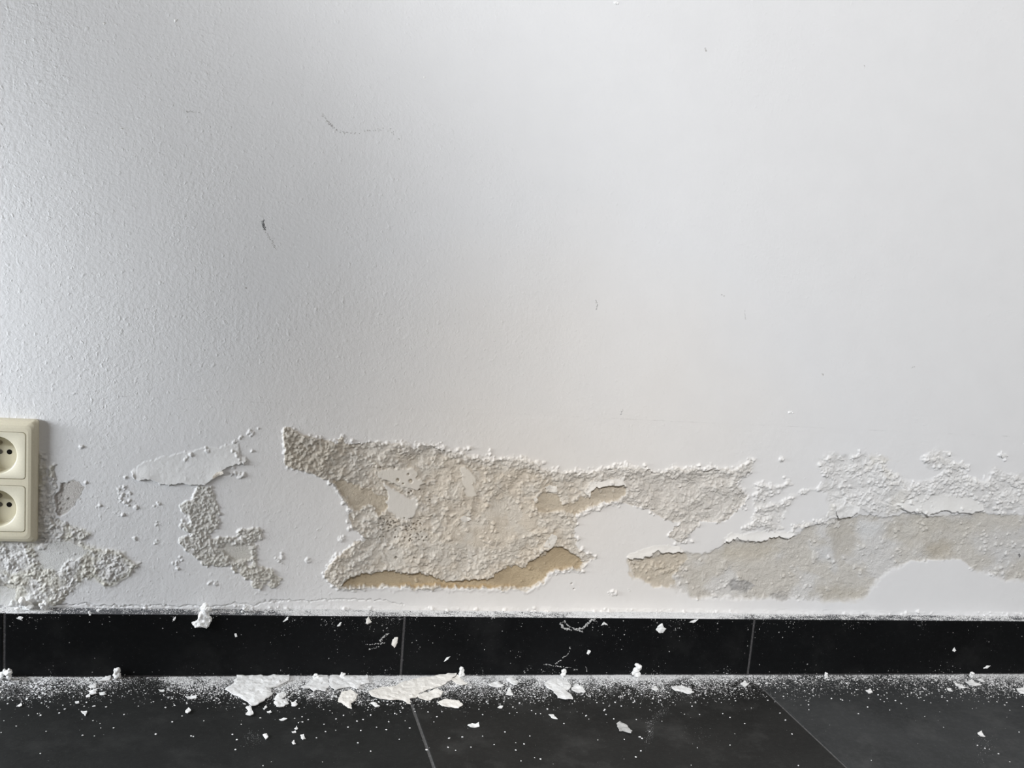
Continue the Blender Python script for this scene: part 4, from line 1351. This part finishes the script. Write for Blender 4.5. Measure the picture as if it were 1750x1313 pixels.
while len(crumb_px) < 292:
    x = rr_.uniform(5, 1745)
    y = 1160 + min(150, rr_.expovariate(1 / 45))
    if y < 1310:
        crumb_px.append((x, y))
for k, (x, y) in enumerate(crumb_px[:292]):
    o = bpy.data.objects.new('plaster_crumb', CRM[k % 6])
    link(o)
    q = on_floor(x, y)
    s = rr_.uniform(.0007, .0013) * (1.0 if k < 215 else .75)
    o.location = (q[0], min(q[1], -BASE_T - s * 1.3), 0)
    o.scale = (s, s, s * rr_.uniform(.7, 1.1))
    o.rotation_euler = (0, 0, rr_.uniform(0, 6.28))
    side = 'left' if x < 709 + .384 * (y - 1216) else ('middle' if x < 1300 + 1.088 * (y - 1176) else 'right')
    tag(o, 'tiny white plaster crumb lying loose on the ' + side + ' dark floor tile', 'crumb', 'single plaster crumbs on the ' + side + ' floor tile')

OCT = np.array([(1, 0, -.2), (-.5, .87, -.2), (-.5, -.87, -.2), (.05, .05, 1)], float)
OCF = np.array([(0, 1, 3), (1, 2, 3), (2, 0, 3)])


def powder(name, P, S, label, cat, up=(0, 0, 1), mat=None, flat=.6):
    n = len(P)
    a = RNG.uniform(0, 6.28, n)
    ca_, sa_ = np.cos(a)[:, None], np.sin(a)[:, None]
    sc_ = RNG.uniform(.55, 1.25, (n, 4, 3)) * OCT[None]
    x = sc_[..., 0] * ca_ - sc_[..., 1] * sa_
    y = sc_[..., 0] * sa_ + sc_[..., 1] * ca_
    z = sc_[..., 2] * flat
    if up == 'wall':
        L = np.stack([x, -z, y], -1)
    else:
        L = np.stack([x, y, z], -1)
    Vv = (P[:, None, :] + L * S[:, None, None]).reshape(-1, 3)
    Ff = (np.arange(n)[:, None, None] * 4 + OCF[None]).reshape(-1, 3)
    me_ = bpy.data.meshes.new(name)
    me_.vertices.add(len(Vv))
    me_.vertices.foreach_set('co', Vv.ravel().astype(np.float32))
    me_.loops.add(len(Ff) * 3)
    me_.loops.foreach_set('vertex_index', Ff.ravel().astype(np.int32))
    me_.polygons.add(len(Ff))
    me_.polygons.foreach_set('loop_start', (np.arange(len(Ff)) * 3).astype(np.int32))
    me_.update(calc_edges=True)
    me_.materials.append(mat or M_CRUMB)
    o = link(bpy.data.objects.new(name, me_))
    return tag(o, label, cat, kind='stuff')


def prof(x, table):
    return np.interp(x, [t[0] for t in table], [t[1] for t in table])


# powder on the floor along the skirting
REACH = [(-60, 16), (50, 20), (200, 15), (290, 15), (400, 22), (560, 22), (700, 27), (860, 22), (960, 16), (1060, 15), (1130, 17), (1200, 16), (1300, 13), (1500, 11), (1620, 13), (1750, 14), (1820, 14)]
BASE_Y = ([0, 450, 875, 1450, 1750], [1157.5, 1155.5, 1154.5, 1153.5, 1153.0])


def layer(n, reach_k, shape, thr, loose, s0, s1, pw_, seed, zk):
    x = RNG.uniform(-60, 1820, n)
    x = x[RNG.random(n) < prof(x, DENS) / 1.4]
    n = len(x)
    reach = prof(x, REACH) * reach_k * (.5 + 1.1 * fbm(x, np.zeros(n), 24, 3, seed))
    d = RNG.gamma(shape, 1.0, n) * reach
    y = np.interp(x, *BASE_Y) + d
    cl2 = fbm(x, y * 1.7, 17, 3, seed + 4)
    ok = (y < 1310) & (RNG.random(n) < np.exp(-np.clip(d - 38, 0, None) / 9)) & ((cl2 > thr) | (RNG.random(n) < loose))
    x, y, d = x[ok], y[ok], d[ok]
    P = on_floor(x, y)
    ok = P[:, 1] < -BASE_T - .0004
    P, d, x = P[ok], d[ok], x[ok]
    S = s0 + s1 * RNG.random(len(P)) ** pw_
    P[:, 2] = .0001 + zk * np.exp(-d / 5) * RNG.random(len(P)) * prof(x, DENS)
    return P, S


LAY = [layer(200000, .45, .9, .44, .25, .00026, .0004, 2.0, 140, .0016),      # crust at the foot
       layer(60000, .85, 1.1, .48, .18, .00022, .0004, 3.0, 146, .0004),     # dust further out
       layer(42000, .72, 1.25, .46, .2, .00045, .0013, 2.4, 152, .0006)]     # rubble
# fine sprinkle further out
n = 650
x = RNG.uniform(-60, 1820, n)
y = 1165 + RNG.exponential(42, n)
ok = (y < 1330) & (RNG.random(n) < .35 + .5 * prof(x, DENS))
P = on_floor(x[ok], y[ok])
P[:, 2] = .0001
for pl_, n_, j_ in (([(1140, 1212), (1122, 1225), (1110, 1240), (1112, 1256), (1106, 1270)], 420, 3.5), ([(425, 1258), (440, 1266)], 160, 7.0), ([(1672, 1258), (1690, 1276), (1680, 1300)], 150, 9.0), ([(1175, 1250), (1230, 1262)], 60, 10.0), ([(0, 1188), (22, 1180)], 300, 6.0)):
    g_ = along(pl_, n_, j_, .3, 1.0)
    q_ = on_floor([a_[0] for a_ in g_], [a_[1] for a_ in g_])
    q_[:, 2] = .0001
    LAY.append((q_, .0001 + .00028 * RNG.random(len(q_)) ** 3))
LAY.append((P, .00016 + .0005 * RNG.random(len(P)) ** 4))
powder('plaster_powder', np.vstack([l[0] for l in LAY]), np.concatenate([l[1] for l in LAY]), 'white plaster powder and rubble strewn along the foot of the skirting', 'powder', flat=.55)

# powder on the skirting ledge
n = 90000
x = RNG.uniform(-60, 1820, n)
fz = RNG.beta(.9, 1.25, n)
cl = fbm(x, fz * 40, 14, 3, 150)
ok = RNG.random(n) < prof(x, LD) / 1.5 * (.35 + 1.3 * sstep(.35, .6, cl))
x, fz = x[ok], fz[ok]
q = on_wall(x, np.full(len(x), 1045.0))
P = np.stack([q[:, 0], -.0004 - fz * (BASE_T - .0006), np.full(len(x), BASE_H)], -1)
P[:, 2] += .0009 * (1 - fz) * RNG.random(len(x)) * prof(x, LD)
powder('ledge_powder', P, .00028 + .0007 * RNG.random(len(P)) ** 2.4, 'white plaster dust lying on the ledge of the black skirting', 'dust')
# specks clinging to the skirting face
n = 8000
x = RNG.uniform(-60, 1820, n)
tt = RNG.random(n)
edge = np.where(RNG.random(n) < .55, RNG.exponential(.10, n), np.where(RNG.random(n) < .6, 1 - RNG.exponential(.07, n), RNG.random(n)))
patch = fbm(x, edge * 110, 40, 3, 154)
ok = (edge > .01) & (edge < .99) & (RNG.random(n) < .08 + 1.6 * sstep(.48, .7, patch) * prof(x, LD) * np.interp(x, [0, 380, 480, 800, 1150, 1300, 1580, 1640, 1750], [.5, .5, 1.3, 1.3, .9, .4, .4, .9, .9]))
x, edge = x[ok], edge[ok]
q = on_wall(x, np.full(len(x), 1100.0), -BASE_T)
P = np.stack([q[:, 0], np.full(len(x), -BASE_T - .0001), BASE_H * (1 - edge)], -1)
powder('skirting_specks', P, .00014 + .0009 * RNG.random(len(P)) ** 5, 'fine white specks clinging to the face of the black skirting', 'specks', 'wall', simple('dull_speck', (0.55, 0.55, 0.55), .9, .1), .4)
